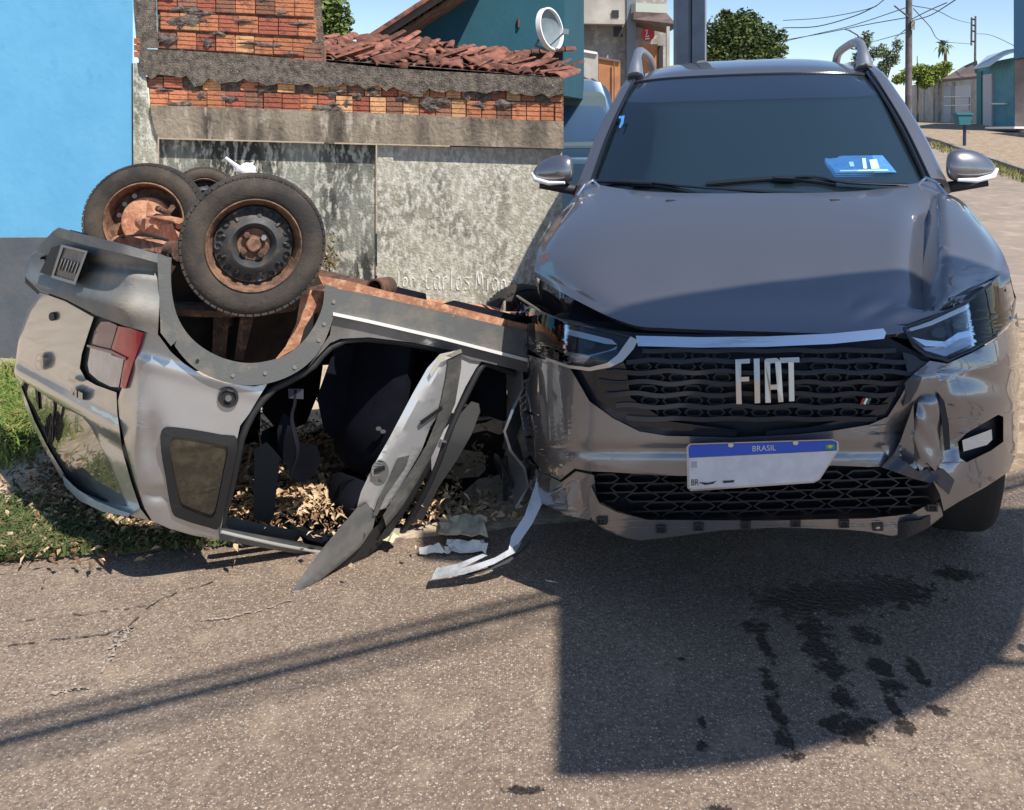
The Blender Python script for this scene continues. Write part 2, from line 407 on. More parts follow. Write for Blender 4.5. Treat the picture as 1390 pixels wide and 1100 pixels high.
# hollow clay bricks, each a piece of its own, with grooved faces
brick_src = {}
def brick(x0, y0, x1, y1, x2, y2, x3, y3, m, nm='brick', off=None):
    """corner pixels clockwise from top left; face has four horizontal ribs"""
    o = random.uniform(-.010, .004) if off is None else off
    A, B, C_, D = (wl(x0, y0, o), wl(x1, y1, o), wl(x2, y2, o), wl(x3, y3, o))
    back = -WN*.09; mbx = MB(); n = 4
    rows = []
    for k in range(n):
        for f, dd in ((k/n, .0), ((k+.78)/n, .0), ((k+.80)/n, .006), ((k+.985)/n, .006)):
            rows.append([A.lerp(D, f)-WN*dd, B.lerp(C_, f)-WN*dd])
    rows.append([D, C_]); rows.insert(0, [A+back, B+back]); rows.append([D+back, C_+back])
    mbx.grid(rows)
    mbx.add([r[0] for r in rows], [tuple(range(len(rows)))]); mbx.add([r[1] for r in rows], [tuple(range(len(rows)))[::-1]])
    return mbx.build(nm, m, wall)
def pickm(): return random.choices(BRK, (5, 2.2, 3, 2))[0]
def course(xa, xb, ytop, hgt, slope, wpx, ragged=0, skip=0.0, grad=0.0):
    x = xa
    while x < xb-6:
        wdt = wpx*(1-grad*(x-xa)/(xb-xa))*random.choice((1, 1, 1, .97, 1.03)); x2 = min(x+wdt-1.6, xb)
        yt = ytop+slope*(x-xa); y2 = ytop+slope*(x2-xa)
        j = random.uniform(-.6, .6); h = hgt*(1-.25*grad*(x-xa)/(xb-xa))
        if random.random() > skip:
            brick(x, yt+j, x2, y2+j, x2+random.uniform(-.5, .5), y2+h+j, x, yt+h+j, pickm())
        x += wdt
course(203, 763, 121, 27, .0355, 26.5, grad=.28)            # main course above the lintel
course(196, 763, 104, 15, .0385, 26.5, skip=.16, grad=.28)  # half-hidden course under the beam
course(214, 430, 43, 23, .055, 26.5)
course(218, 428, 17, 23, .05, 26.5)
course(214, 428, -9, 23, .045, 26.5)
course(218, 426, -34, 23, .04, 26.5)
course(388, 442, 60, 23, .05, 25)
for y in (10, 36, -16): course(184, 190, y+2, 22, 0, 9) if False else None
for k in range(3): brick(181.5, 52+9*k, 189, 52+9*k, 189, 59.5+9*k, 181.5, 59.5+9*k, BRK[0], off=-.03)
mb = MB()
for _ in range(46):
    if random.random() < .6: cx = random.uniform(205, 755); cy = 128+(cx-203)*.035+random.uniform(-22, 16)
    else: cx = random.uniform(216, 428); cy = random.uniform(-6, 74)
    rx_, ry_ = random.uniform(5, 17), random.uniform(2, 7); k0 = random.uniform(0, 6)
    ring_ = [wl(cx+rx_*math.cos(a)*(1+.35*math.sin(a*3+k0)), cy+ry_*math.sin(a)*(1+.4*math.sin(a*4+k0*2)), -.008) for a in [2*math.pi*j/18 for j in range(18)]]
    mb.add(ring_+[wl(cx, cy, -.016)], [(j, (j+1) % 18, 18) for j in range(18)])
mb.build('mortar_smears', mat('mortar_smear', (.20, .165, .14), 1, var=(.07, .055, .05), vscale=26, bump=1, bscale=90), wall, kind='stuff', recalc=False)
# weeds growing out of the wall
mb = MB()
for (cx, cy, sx, sy, n) in ((448, 345, 7, 26, 70), (443, 360, 9, 14, 40), (640, 300, 3, 10, 0)):
    for _ in range(n):
        x, y = random.gauss(cx, sx*.6), random.gauss(cy, sy*.6); p = wl(x, y, -.02-random.random()*.05); s = random.uniform(.012, .022)
        a = random.uniform(0, 6.28); d = Vector((math.cos(a), -.4, math.sin(a)))*s; q = Vector((-math.sin(a), -.3, math.cos(a)))*s*.5
        mb.add([p, p+d*.5+q, p+d, p+d*.5-q], [(0, 1, 2, 3)])
mb.build('dry_weed', mat('dry_weed_leaf', (.10, .085, .04), .8, var=(.25, .17, .08), vscale=40), label='small dry weed growing out of a joint in the plaster wall', cat='plant', kind='stuff', recalc=False)
# hand-written whitewash letters on the wall: stroke ribbons
M_CHALK = mat('chalk_writing', (.80, .79, .74), .95, var=(.5, .48, .42), vscale=80)
STK = {'l': [[(0, 0), (0, 1)]], 'C': [[(.6, .15), (.45, 0), (.15, .1), (0, .5), (.05, .9), (.3, 1.02), (.55, .9)]],
       'a': [[(.45, .45), (.2, .38), (0, .6), (.02, .92), (.22, 1), (.42, .8), (.47, .45)], [(.47, .5), (.5, 1)]],
       'r': [[(0, .45), (.04, 1)], [(.04, .62), (.2, .45), (.4, .45)]], 'o': [[(.2, .42), (0, .62), (.04, .95), (.25, 1), (.42, .8), (.38, .5), (.2, .42)]],
       's': [[(.4, .45), (.15, .42), (.05, .58), (.32, .72), (.36, .92), (.1, 1.02), (0, .94)]],
       'M': [[(0, 1), (.1, .1), (.3, .75), (.5, .1), (.66, 1)]], 'i': [[(0, .45), (0, 1)]], 'n': [[(0, .45), (.03, 1)], [(.03, .6), (.2, .44), (.36, .55), (.38, 1)]],
       'p': [[(0, .45), (0, 1.25)], [(0, .55), (.25, .43), (.4, .65), (.25, .95), (.02, .92)]], 'u': [[(0, .45), (.03, .92), (.2, 1), (.38, .85), (.38, .45)], [(.38, .5), (.4, 1)]]}
txt = empty('wall_writing', wl(640, 395), 'faded white handwriting scrawled low on the pale plaster panel', 'writing')
def write(word, x, y, h, wd, dx, dyx):
    for ch in word:
        if ch == ' ': x += dx*.7; continue
        mbx = MB(); first = True
        for st in STK[ch]:
            pts = spl2(st, max(2, len(st)*4)) if len(st) > 2 else st
            pw = [wl(x+a*dx*1.25, y+b*h+random.uniform(-.5, .5), .0188+random.uniform(0, .0022)) for a, b in pts]
            mbx.tube(pw, .0062, 5)
        mbx.build('letter', M_CHALK, txt)
        x += dx*(1.35 if ch == 'M' else (.62 if ch in 'li' else 1.0)); y += dyx
write('lor', 541, 368, 20, 1, 10, .5); write('Carlos', 578, 364, 28, 1, 11.5, .2); write('Miano', 646, 366, 27, 1, 11.5, .8)

# the blue house left of the wall
bh = empty('blue_house', wl(90, 500, -.08), 'plain sky blue rendered house wall with a grey dado at the left edge', 'house')
wpanel('painted_wall', [(-700, -260), (181, -260), (179.5, 321), (-700, 327)], -.05, .35, M_BLUE, bh)
wpanel('dado', [(-700, 327.5), (179.5, 321.5), (180, 530), (-700, 545)], -.056, .35, M_DADO, bh)
# black gap / stain line down the joint
mb = MB(); panel(mb, [[(179, 86), (180.6, 86), (181, 225), (179.5, 225)]], lambda x, y, o: wl(x, y, o), -.058, .01, 400)
mb.build('joint_gap', mat('joint_black', (.02, .018, .015), .9), bh)

# ------------------------------------------------------------------ roofs behind the wall
M_TILE = mat('clay_roof_tile', (.25, .095, .06), .9, var=(.075, .042, .034), vscale=17, vamt=(.40, .66), bump=.5, obrand=.5)
tr_ = empty('tiled_lean_to', W(600, 100, 5.9), 'sagging lean-to roof of jumbled red clay tiles behind the brick wall', 'roof')
mbt = MB(); n = 7
rows = []
for t in (0, 1):
    r = [Vector((.045*(1-.25*t)*math.cos(math.pi*k/n), .26*t, .045*(1-.25*t)*math.sin(math.pi*k/n))) for k in range(n+1)]
    rows.append(r)
inner = [[Vector((p.x*.78, p.y, p.z*.78)) for p in r] for r in rows]
mbt.grid(rows); mbt.grid(inner); mbt.grid([rows[0], inner[0]]); mbt.grid([rows[1], inner[1]])
for e in (0, -1): mbt.grid([[rows[0][e], rows[1][e]], [inner[0][e], inner[1][e]]])
tile0 = None
edge_top = [(432, 55), (470, 56), (520, 60), (570, 61), (615, 64), (640, 72), (665, 78), (700, 84), (760, 97), (800, 104)]
def topy(x):
    for (a, b), (c, d) in zip(edge_top, edge_top[1:]):
        if a <= x <= c: return b+(d-b)*(x-a)/(c-a)
    return 55
for row in range(7):
    Y = 5.42+row*.14
    for c in range(30):
        px = 420+c*12.4+random.uniform(-3, 3); f = row/6.0
        lowy = 80+(px-430)*.075; py = lowy+(topy(max(432, min(px, 799)))-lowy)*f+random.uniform(-1.5, 1.5)
        if px > 764: continue
        p = W(px, py, Y)
        if tile0 is None: tile0 = mbt.build('roof_tile', M_TILE, None, recalc=True, smooth=50); tile0.parent = tr_; o = tile0
        else: o = tile0.copy(); col.objects.link(o); o.parent = tr_
        o.location = p-tr_.location
        o.rotation_euler = (random.gauss(.22, .10), random.gauss(0, .32), random.gauss(-.35, .35) if random.random() < .75 else random.uniform(-1.4, 1.4))
        s = random.uniform(.8, 1.12); o.scale = (s*.9, s*random.uniform(.8, 1.1), s*.55)
mb = MB(); rows = [[W(425+k*34, (80+(k*34)*.075) if t == 0 else topy(max(432, min(425+k*34, 799)))+5, 5.4+t*1.2) for k in range(11)] for t in (0, 1)]
mb.grid(rows); lo_ = [[p-Vector((0, 0, .05)) for p in r] for r in rows]; mb.grid(lo_)
mb.build('roof_bed', M_MORT, tr_)
# teal gabled house with dark eave
M_TEAL = mat('teal_paint', (.018, .095, .13), .85, var=(.016, .082, .115), vscale=1.5, bump=.2, bscale=20)
M_EAVE = mat('eave_wood', (.10, .05, .035), .85, var=(.2, .11, .08), vscale=9)
th = empty('teal_gable_house', W(650, 100, 8), 'dark teal gable wall under a deep brown eave beyond the tiled lean-to', 'house')
HY = 8.0
mb = MB(); loop = [W(540, 62, HY), W(628, 4, HY), W(700, -60, HY), W(766, -110, HY), W(766, 130, HY), W(540, 130, HY)]
mb.hexa(loop, [p+Vector((.3, 1.5, 0)) for p in loop]); mb.build('gable_wall', M_TEAL, th)
def board(name, a, b, hgt, y0, y1, m, par):
    mbb = MB(); A, B = W(*a, y0), W(*b, y0); sc2 = hgt*y0/FPX
    A2, B2 = A-Vector((0, 0, sc2)), B-Vector((0, 0, sc2))
    dy = Vector((0, y1-y0, 0)); mbb.hexa([A, B, B2, A2], [A+dy, B+dy, B2+dy, A2+dy]); return mbb.build(name, m, par)
board('barge_board', (496, 57), (650, -42), 9, 7.35, 7.42, mat('barge_board_paint', (.16, .12, .10), .8), th)
board('roof_covering', (492, 52), (652, -52), 7, 7.30, 9.4, M_TILE, th)
for k in range(14):
    x = 512+k*10.5; y = 57-(x-496)*.643+3; board('eave_rafter', (x, y+5), (x+7, y+.8), 9, 7.44+.01*k, 7.98, M_EAVE, th)
mb = MB(); A = [W(505, 66, 7.43), W(655, -31, 7.43)]; mb.hexa([A[0], A[1], A[1]+Vector((0, .56, .0)), A[0]+Vector((0, .56, 0))], [p-Vector((0, 0, .02)) for p in [A[0], A[1], A[1]+Vector((0, .56, 0)), A[0]+Vector((0, .56, 0))]])
mb.build('soffit', M_EAVE, th)
mb = MB(); mb.box((W(703, 40, HY).x, HY-.03, W(703, 38, HY).z), (W(705.5, 40, HY).x, HY, W(703, 25, HY).z)); mb.build('wall_hook', M_EAVE, th)
# ridge row of paler tiles at the dish's foot
rr = empty('ridge_tile_row', W(705, 80, 6.9), 'row of pale clay ridge tiles running below the satellite dish', 'roof ridge')
for k in range(11):
    o = tile0.copy(); col.objects.link(o); o.parent = rr; o.name = 'ridge_tile'
    p = W(652+k*11.5, 79-k*.95, 6.9); o.location = p-rr.location; o.rotation_euler = (.05, 0, R(-84)); o.scale = (1.0, .32, .9)
    o.data = tile0.data
M_TILEP = mat('ridge_tile_clay', (.50, .22, .15), .85, var=(.3, .13, .09), vscale=20)
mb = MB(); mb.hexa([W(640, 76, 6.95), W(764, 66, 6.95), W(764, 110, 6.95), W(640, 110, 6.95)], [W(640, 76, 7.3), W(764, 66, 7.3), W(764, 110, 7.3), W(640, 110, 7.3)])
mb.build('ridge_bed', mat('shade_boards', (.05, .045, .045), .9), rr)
# satellite dish
M_DISH = mat('dish_white', (.8, .8, .78), .5); M_DISHG = mat('dish_shade_grey', (.20, .25, .27), .6, var=(.16, .2, .22), vscale=10)  # grey puts the dish's shade into its face colour
ds = empty('satellite_dish', W(745, 70, 6.6), 'satellite dish with a white rim and a face painted shade grey, above the clay ridge tiles', 'satellite dish')
c = W(745, 40, 6.6); ax = Vector((.80, -.55, .15)).normalized()
mb = MB(); mb.lathe([(.001, -.055), (.06, -.048), (.11, -.03), (.15, 0), (.152, .004), (.148, .006), (.11, -.02), (.06, -.038), (.001, -.045)], c, ax, 36)
mb.build('reflector', M_DISHG, ds, smooth=40)
mb = MB(); mb.lathe([(.150, -.012), (.162, -.010), (.162, .03), (.150, .03)], c, ax, 36, closed=True); mb.build('rim', M_DISH, ds, smooth=30)
mb = MB(); mb.tube([c-ax*.05, c-ax*.12+Vector((0, 0, -.1)), W(752, 72, 6.75)], .012, 8); mb.build('mast', M_DISHG, ds)
mb = MB(); mb.tube([c+Vector((0, 0, -.13)), c+ax*.14+Vector((0, 0, -.05))], .006, 6); mb.box((-.02, -.02, -.02), (.02, .02, .02), Matrix.Translation(c+ax*.15+Vector((0, 0, -.05)))); mb.build('feed_arm', M_DISHG, ds)
# two letters-like grey print on the dish face
# ================================================================== damaged grey pickup (right place)
SAZ = R(13.5); SO = Vector((.69, 2.42, 0)); SR = Vector((math.cos(SAZ), -math.sin(SAZ), 0)); SA = Vector((math.sin(SAZ), math.cos(SAZ), 0)); ROLL = .024
def S(x, t, z): return SO+SR*x+SA*t+Vector((0, 0, z+ROLL*x))
def Sinv(p): q = p-SO; x = q.dot(SR); return x, q.dot(SA), p.z-ROLL*x
def gplan(x):
    x = abs(x); return .10*(x/.78)**2+.42*(x/.78)**6+max(0, x-.775)*8
def tz(z): return max(0, z-.80)*.55+max(0, .50-z)*.25
def F(px, py, off=0.0):
    """point where the view ray meets the front of the body, pushed back by off"""
    r = ray(px, py); lo, hi = 2.0, 3.35
    def h(k):
        x, t, z = Sinv(CAMP+r*k); return t-gplan(x)-tz(z)-off
    n = 24; prev = lo
    for i in range(1, n+1):
        k = lo+(hi-lo)*i/n
        if h(k) > 0: break
        prev = k
    a, b = prev, k
    for _ in range(22):
        m = (a+b)/2
        if h(m) > 0: b = m
        else: a = m
    return CAMP+r*b
def mirror(p): x, t, z = Sinv(p); return S(-x, t, z)
def Fm(px, py, off=0.0): return mirror(F(px, py, off))

M_PAINT = mat('pickup_paint', (.185, .187, .205), .36, metal=.70, coat=1.0, coatr=.02, spec=.3)
M_PAINT.node_tree.nodes['Principled BSDF'].inputs['Coat IOR'].default_value = 1.95
M_GLOSSBLK = mat('gloss_black', (.012, .014, .02), .25, coat=.4)
M_PLBLK = mat('black_plastic', (.022, .024, .03), .55)
M_PLDARK = mat('dark_grille', (.012, .014, .019), .6)
M_CHROME = mat('chrome', (.75, .77, .80), .12, metal=1)
M_SATIN = mat('satin_silver', (.62, .58, .52), .38, metal=.7)
M_REFL = mat('lamp_reflector', (.42, .42, .43), .2, metal=.75)
M_TORN = mat('torn_plastic', (.045, .05, .065), .45, coat=.3, bump=.15, bscale=40)
M_WHITE = mat('white_lens', (.82, .84, .86), .3, coat=.5)
def glass(name, c, rough=.02, ior=1.45, mixf=.0, tint=(.5, .62, .66), haze_film=0.0):
    m = bpy.data.materials.new(name); m.use_nodes = True; n = m.node_tree; L = n.links
    for x in list(n.nodes):
        if x.type == 'BSDF_PRINCIPLED': n.nodes.remove(x)
    out = [x for x in n.nodes if x.type == 'OUTPUT_MATERIAL'][0]
    tr = n.nodes.new('ShaderNodeBsdfTransparent'); tr.inputs[0].default_value = (*tint, 1)
    gl = n.nodes.new('ShaderNodeBsdfGlossy'); gl.inputs['Roughness'].default_value = rough; gl.inputs[0].default_value = (*c, 1)
    fr = n.nodes.new('ShaderNodeFresnel'); fr.inputs[0].default_value = ior
    ad = n.nodes.new('ShaderNodeMath'); ad.operation = 'ADD'; ad.inputs[1].default_value = mixf; L.new(fr.outputs[0], ad.inputs[0])
    mx = n.nodes.new('ShaderNodeMixShader'); L.new(ad.outputs[0], mx.inputs[0]); L.new(tr.outputs[0], mx.inputs[1]); L.new(gl.outputs[0], mx.inputs[2])
    if haze_film:
        df = n.nodes.new('ShaderNodeBsdfDiffuse'); df.inputs[0].default_value = (.17, .27, .33, 1); m2 = n.nodes.new('ShaderNodeMixShader'); m2.inputs[0].default_value = haze_film  # dusty film coloured teal to imitate haze and reflected sky
        L.new(mx.outputs[0], m2.inputs[1]); L.new(df.outputs[0], m2.inputs[2]); L.new(m2.outputs[0], out.inputs[0]); return m
    L.new(mx.outputs[0], out.inputs[0]); return m
M_WS = glass('windshield_glass', (.80, .90, .95), .015, 1.5, .10, (.76, .84, .86), haze_film=.035)
M_WSBAND = glass('tinted_band_glass', (.75, .8, .95), .03, 1.5, .22, (.10, .12, .17), haze_film=.06)
M_LAMPGL = glass('lamp_cover_glass', (1, 1, 1), .01, 1.3, .0, (.90, .94, .97))
M_DKGLASS = glass('dark_side_glass', (.8, .85, .9), .02, 1.5, .04, (.80, .86, .88))
M_SEAT = mat('dark_seat_cloth', (.09, .092, .10), .9, bump=.3)
M_DASH = mat('dashboard', (.07, .075, .08), .7, bump=.2, bscale=200)
M_RUB = mat('tyre_rubber', (.022, .021, .021), .85, bump=.2, bscale=90)

suv = empty('pickup_truck', (*S(0, 1.9, 0).xy, 0), 'dark grey pickup with a dented bonnet and broken bumper corner facing the viewer', 'pickup truck')
def sb(mb, name, m, parent=suv, **k): return mb.build(name, m, parent, **k)
def sheet_half(rows, nu, nv, th, disp=None, invert=False):
    full = []
    for r in rows:
        right = [Vector(p) for p in r]; left = [Vector((-p.x, p.y, p.z)) for p in right[:0:-1]]
        full.append(left+right)
    g = patch(full, nu, nv)
    out = [[(lambda q: S(q.x, q.y, q.z))(Vector(p)+(disp(p) if disp else Vector((0, 0, 0)))) for p in r] for r in g]
    return out
# bonnet -------------------------------------------------------------
hood_rows = [
    [(0, .90, 1.205), (.25, .92, 1.205), (.45, .98, 1.212), (.58, 1.06, 1.225), (.655, 1.13, 1.235)],
    [(0, .74, 1.165), (.28, .75, 1.165), (.50, .78, 1.165), (.64, .83, 1.16), (.715, .88, 1.135)],
    [(0, .55, 1.105), (.29, .55, 1.105), (.52, .56, 1.105), (.665, .61, 1.095), (.738, .68, 1.072)],
    [(0, .37, 1.035), (.29, .37, 1.035), (.52, .38, 1.035), (.665, .46, 1.035), (.742, .565, 1.035)],
    [(0, .23, .968), (.28, .235, .968), (.48, .255, .965), (.62, .36, .985), (.738, .50, 1.012)],
    [(0, .145, .905), (.26, .150, .905), (.40, .175, .908), (.56, .29, .948), (.733, .47, .992)],
    [(0, .105, .880), (.25, .108, .880), (.38, .14, .884), (.55, .265, .925), (.725, .455, .972)]]
def sstep(a, b, v): v = max(0, min(1, (v-a)/(b-a))); return v*v*(3-2*v)
def pix(p):
    q = S(p.x, p.y, p.z); return CX+q.x/q.y*FPX, HOR-(q.z-CAM_H)/q.y*FPX
def hood_disp(p):
    x, y = pix(p); d = 0.0
    if x > 1150:
        f = max(0, min(1, (y-262)/125.0))
        v = 1262-(8*f*f)+2*math.sin(y*.05)           # valley line
        r = 1276+8*f                                  # ridge line
        depth = .060*sstep(0, .25, f)*(1-sstep(.86, 1.25, f))
        if y < 420:
            w0 = 34*(1-.3*f)
            if x < v: d -= depth*math.exp(-((v-x)/w0)**2*1.6)*.85
            elif x < r: d += -depth*.85+(depth*1.5)*((x-v)/(r-v))
            else: d += depth*.65*math.exp(-((x-r)/(44+22*(1-f)))**1.3)
        # nose buckle below the fold
        d -= .020*math.exp(-((x-1245)/45)**2-((y-400)/20)**2)
        d += .012*math.exp(-((x-1290)/22)**2-((y-388)/9)**2)
        d += .004*math.sin(x*.11+y*.16)*math.exp(-((x-1200)/60)**2-((y-420)/18)**2)
    else: d += .0012*math.sin(x*.05)*math.exp(-((y-380)/30)**2)
    return Vector((0, -d*.25, d))
g = sheet_half(hood_rows, 181, 90, .012, hood_disp)
sb(sheet(g, .014), 'bonnet', M_PAINT, smooth=50, label='dark grey bonnet with a sharp fold near its right edge')
# washer jets on the bonnet
for x in (-.30, .28):
    mb = MB(); mb.box((-.018, -.008, -.002), (.018, .010, .008), Matrix.Translation(S(x, .83, 1.193))); sb(mb, 'washer_jet', M_GLOSSBLK, bevel=.003)
# fenders: surface outside the bonnet edge down to the arch ------------
def fender(sg):
    rows = []
    edge = [(.718, .46, .975), (.735, .50, .995), (.742, .57, 1.035), (.738, .68, 1.070), (.716, .88, 1.133), (.656, 1.13, 1.228), (.66, 1.30, 1.24)]
    out1 = [(.738, .52, .93), (.752, .57, .95), (.770, .64, .975), (.775, .72, 1.0), (.768, .92, 1.05), (.755, 1.15, 1.10), (.755, 1.32, 1.12)]
    out2 = [(.745, .60, .86), (.765, .66, .87), (.785, .72, .88), (.797, .82, .90), (.800, .96, .92), (.79, 1.15, .90), (.785, 1.34, .88)]
    g = patch([[(x*sg, t, z) for x, t, z in r] for r in (edge, out1, out2)], 30, 12)
    return [[S(*p) for p in r] for r in g]
for sg in (1, -1): sb(sheet(fender(sg), .01), 'fender', M_PAINT, smooth=50)
# side bodies (arches cut out), roof, glass ---------------------------
def side_panel(sg):
    def arch(c, r=.43, z=.36): return [(c+r*math.cos(a), z+r*math.sin(a)) for a in [math.pi*k/14 for k in range(15)]]
    lo = [(.62, .46), (.64, .80)] + [(1.30, 1.0), (1.34, 1.12), (4.30, 1.14), (4.36, .9), (4.36, .42)]
    a2 = [(t, z) for t, z in arch(3.62) if z > .40]; a1 = [(t, z) for t, z in arch(1.02) if z > .40 and t > 1.20]
    poly = [(1.22, .82), (1.22, .98), (1.34, 1.10), (4.30, 1.14), (4.36, .9), (4.36, .42)]+a2+a1
    mb = MB()
    def mp(a, b, off):
        x = (.792-off-.10*sstep(.8, 1.2, b)*(.4))*sg; return S(x, a, b)
    pts, trn = tess([poly]); pts, trn = subdiv2(pts, trn, .35)
    ed = {}
    for q in trn:
        for a, b in ((q[0], q[1]), (q[1], q[2]), (q[2], q[0])): k = (min(a, b), max(a, b)); ed[k] = ed.get(k, 0)+1
    n = len(pts); fr = [mp(*p, 0) for p in pts]; bk = [mp(*p, .02) for p in pts]
    mb.add(fr+bk, trn+[(c+n, b+n, a+n) for a, b, c in trn]+[(a, b, b+n, a+n) for (a, b), c in ed.items() if c == 1])
    return mb
for sg in (1, -1):
    sb(side_panel(sg), 'body_side', M_PAINT, smooth=40)
    # A pillar, roof rail curve as a thick band from cowl to tail
    path = [(.662*sg, 1.13, 1.235), (.625*sg, 1.40, 1.43), (.578*sg, 1.66, 1.60), (.555*sg, 1.85, 1.690), (.550*sg, 2.2, 1.745), (.55*sg, 2.8, 1.76), (.56*sg, 3.25, 1.70)]
    outp = [(.725*sg, 1.20, 1.185), (.685*sg, 1.45, 1.38), (.630*sg, 1.72, 1.56), (.600*sg, 1.93, 1.655), (.592*sg, 2.24, 1.700), (.592*sg, 2.8, 1.71), (.60*sg, 3.28, 1.65)]
    path = [(a-.010*sg, t_, z_+.004) for a, t_, z_ in path]; mid = [((a[0]+b[0])/2+.014*sg, (a[1]+b[1])/2-.01, (a[2]+b[2])/2+.018) for a, b in zip(path, outp)]
    g = patch([path, mid, outp], 40, 8); sb(sheet([[S(*p) for p in r] for r in g], .02), 'roof_pillar', M_PAINT, smooth=50)
    # black seal beside the glass
    mb = MB(); mb.tube([S(*p) for p in spl([Vector(q)+Vector((-.008*sg, -.004, .004)) for q in path[:4]], 24)], .0075, 6); sb(mb, 'glass_seal', M_GLOSSBLK)
    # side windows and pillars behind
    g = patch([[(.70*sg, 1.45, 1.13), (.77*sg, 2.2, 1.14), (.77*sg, 3.2, 1.14)], [(.61*sg, 1.75, 1.55), (.60*sg, 2.3, 1.69), (.605*sg, 3.1, 1.66)]], 16, 4)
    sb(sheet([[S(*p) for p in r] for r in g], .006), 'side_window', M_DKGLASS, smooth=40)
    for t in (2.25, 3.2):
        mb = MB(); mb.tube([S(.775*sg, t, 1.12), S(.61*sg, t+.02, 1.69)], .03, 8); sb(mb, 'window_pillar', M_GLOSSBLK)
    # bed side, tail
    mb = MB(); mb.box((-.02, 3.25, 1.10), (.02, 4.36, 1.16)); M4 = Matrix([[SR.x, SA.x, 0, 0], [SR.y, SA.y, 0, 0], [ROLL, 0, 1, 0], [0, 0, 0, 1]])
    mb = MB(); mb.hexa([S((.77-.03*k)*sg, 3.28, z) for k, z in ((0, 1.12), (0, 1.17), (1, 1.17), (1, 1.12))], [S((.77-.03*k)*sg, 4.34, z) for k, z in ((0, 1.12), (0, 1.17), (1, 1.17), (1, 1.12))]); sb(mb, 'bed_rail', M_PLBLK)
roof_rows = [[(0, 1.755, 1.705), (.25, 1.765, 1.703), (.42, 1.80, 1.698), (.555, 1.86, 1.684)],
             [(0, 1.90, 1.752), (.25, 1.91, 1.748), (.42, 1.94, 1.735), (.555, 1.99, 1.712)],
             [(0, 2.3, 1.805), (.26, 2.3, 1.800), (.42, 2.3, 1.782), (.552, 2.3, 1.745)],
             [(0, 2.8, 1.815), (.26, 2.8, 1.81), (.42, 2.8, 1.79), (.552, 2.8, 1.755)], [(0, 3.3, 1.75), (.26, 3.3, 1.745), (.42, 3.3, 1.73), (.555, 3.26, 1.70)]]
sb(sheet(sheet_half(roof_rows, 60, 30, .02), .025), 'roof_panel', M_PAINT, smooth=50)
for x in (-.22, -.02, .17):      # small ribs at the roof's crest
    mb = MB(); mb.tube([S(x, 2.35, 1.80), S(x+.0, 2.9, 1.815)], .016, 8, rx=(2.2, .9)); sb(mb, 'roof_rib', M_PAINT, smooth=50)
# windshield
ws_rows = [[(0, .93, 1.195), (.30, .955, 1.20), (.50, 1.02, 1.21), (.648, 1.135, 1.232)],
           [(0, 1.22, 1.41), (.28, 1.24, 1.41), (.47, 1.30, 1.412), (.61, 1.42, 1.432)],
           [(0, 1.50, 1.58), (.27, 1.51, 1.58), (.44, 1.56, 1.58), (.575, 1.65, 1.59)],
           [(0, 1.75, 1.700), (.25, 1.76, 1.698), (.42, 1.795, 1.693), (.548, 1.855, 1.680)]]
g = sheet_half(ws_rows, 60, 40, .005)
wsp = sb(sheet(g[:27], .005), 'windshield', M_WS, smooth=60); sb(sheet(g[26:], .005), 'tinted_band', M_WSBAND, wsp, smooth=60)
# black ceramic edge at base of the glass
mb = MB(); mb.tube([r for r in g[-1]], .008, 6); sb(mb, 'header_seal', M_GLOSSBLK)
# cowl: black louvred strip between bonnet and glass
cow = [[(0, .86, 1.175), (.3, .88, 1.175), (.5, .95, 1.18), (.63, 1.04, 1.195)], [(0, .96, 1.185), (.3, .985, 1.19), (.5, 1.05, 1.20), (.65, 1.16, 1.22)]]
cp = sb(sheet(sheet_half(cow, 40, 4, .01), .012), 'cowl', M_PLBLK, smooth=50)
for side, x0, x1 in ((0, -.52, -.16), (1, .02, .20)):
    for k in range(14):
        x = x0+(x1-x0)*k/13; mb = MB(); t0 = .905+.13*max(0, abs(x)-.28)
        mb.hexa([S(x, t0, 1.186), S(x+.010, t0, 1.186), S(x+.010, t0, 1.194), S(x, t0, 1.194)], [S(x, t0+.05, 1.20), S(x+.010, t0+.05, 1.20), S(x+.010, t0+.05, 1.208), S(x, t0+.05, 1.208)])
        sb(mb, 'louvre', M_GLOSSBLK, cp)
# wipers: arm + blade, following the glass foot (pixel placed just in front of the glass)
def wsurf(px, py, lift=.012):
    r = ray(px, py); lo_, hi_ = 2.6, 5.0
    def zz(x, t):
        base = .93+.50*max(0, abs(x))**2.1*.62
        return 1.195+(t-base)*.70
    for _ in range(40):
        m = (lo_+hi_)/2; x, t, z = Sinv(CAMP+r*m)
        if z-lift < zz(x, t): hi_ = m
        else: lo_ = m
    return CAMP+r*lo_
def wiper(blade, arm):
    e = empty('wiper', wsurf(*blade[0]), None); e.parent = suv; e.location = e.location-suv.location
    mb = MB(); mb.tube([wsurf(*p) for p in spl2(blade, 14)], .011, 8, rx=(1, .8)); mb.build('wiper_blade', M_GLOSSBLK, e, smooth=60)
    mb = MB(); mb.tube([wsurf(*p, .03) for p in spl2(arm, 10)], [.007]*5+[.010]*5, 8, rx=(1.3, .7)); mb.build('wiper_arm', M_SATIN if arm[0][0] > 900 and arm[-1][0] < 1180 else M_GLOSSBLK, e, smooth=60)
    mb = MB(); c = blade[len(blade)//2]; mb.tube([wsurf(c[0]-14, c[1]-.5, .025), wsurf(c[0]+14, c[1]+.5, .025)], .014, 8, rx=(1, .8)); mb.build('wiper_joint', M_GLOSSBLK, e)
    return e
wiper([(803, 246), (840, 247), (872, 249), (905, 254), (941, 262)], [(872, 246), (930, 253), (1000, 258), (1060, 262), (1092, 264)])
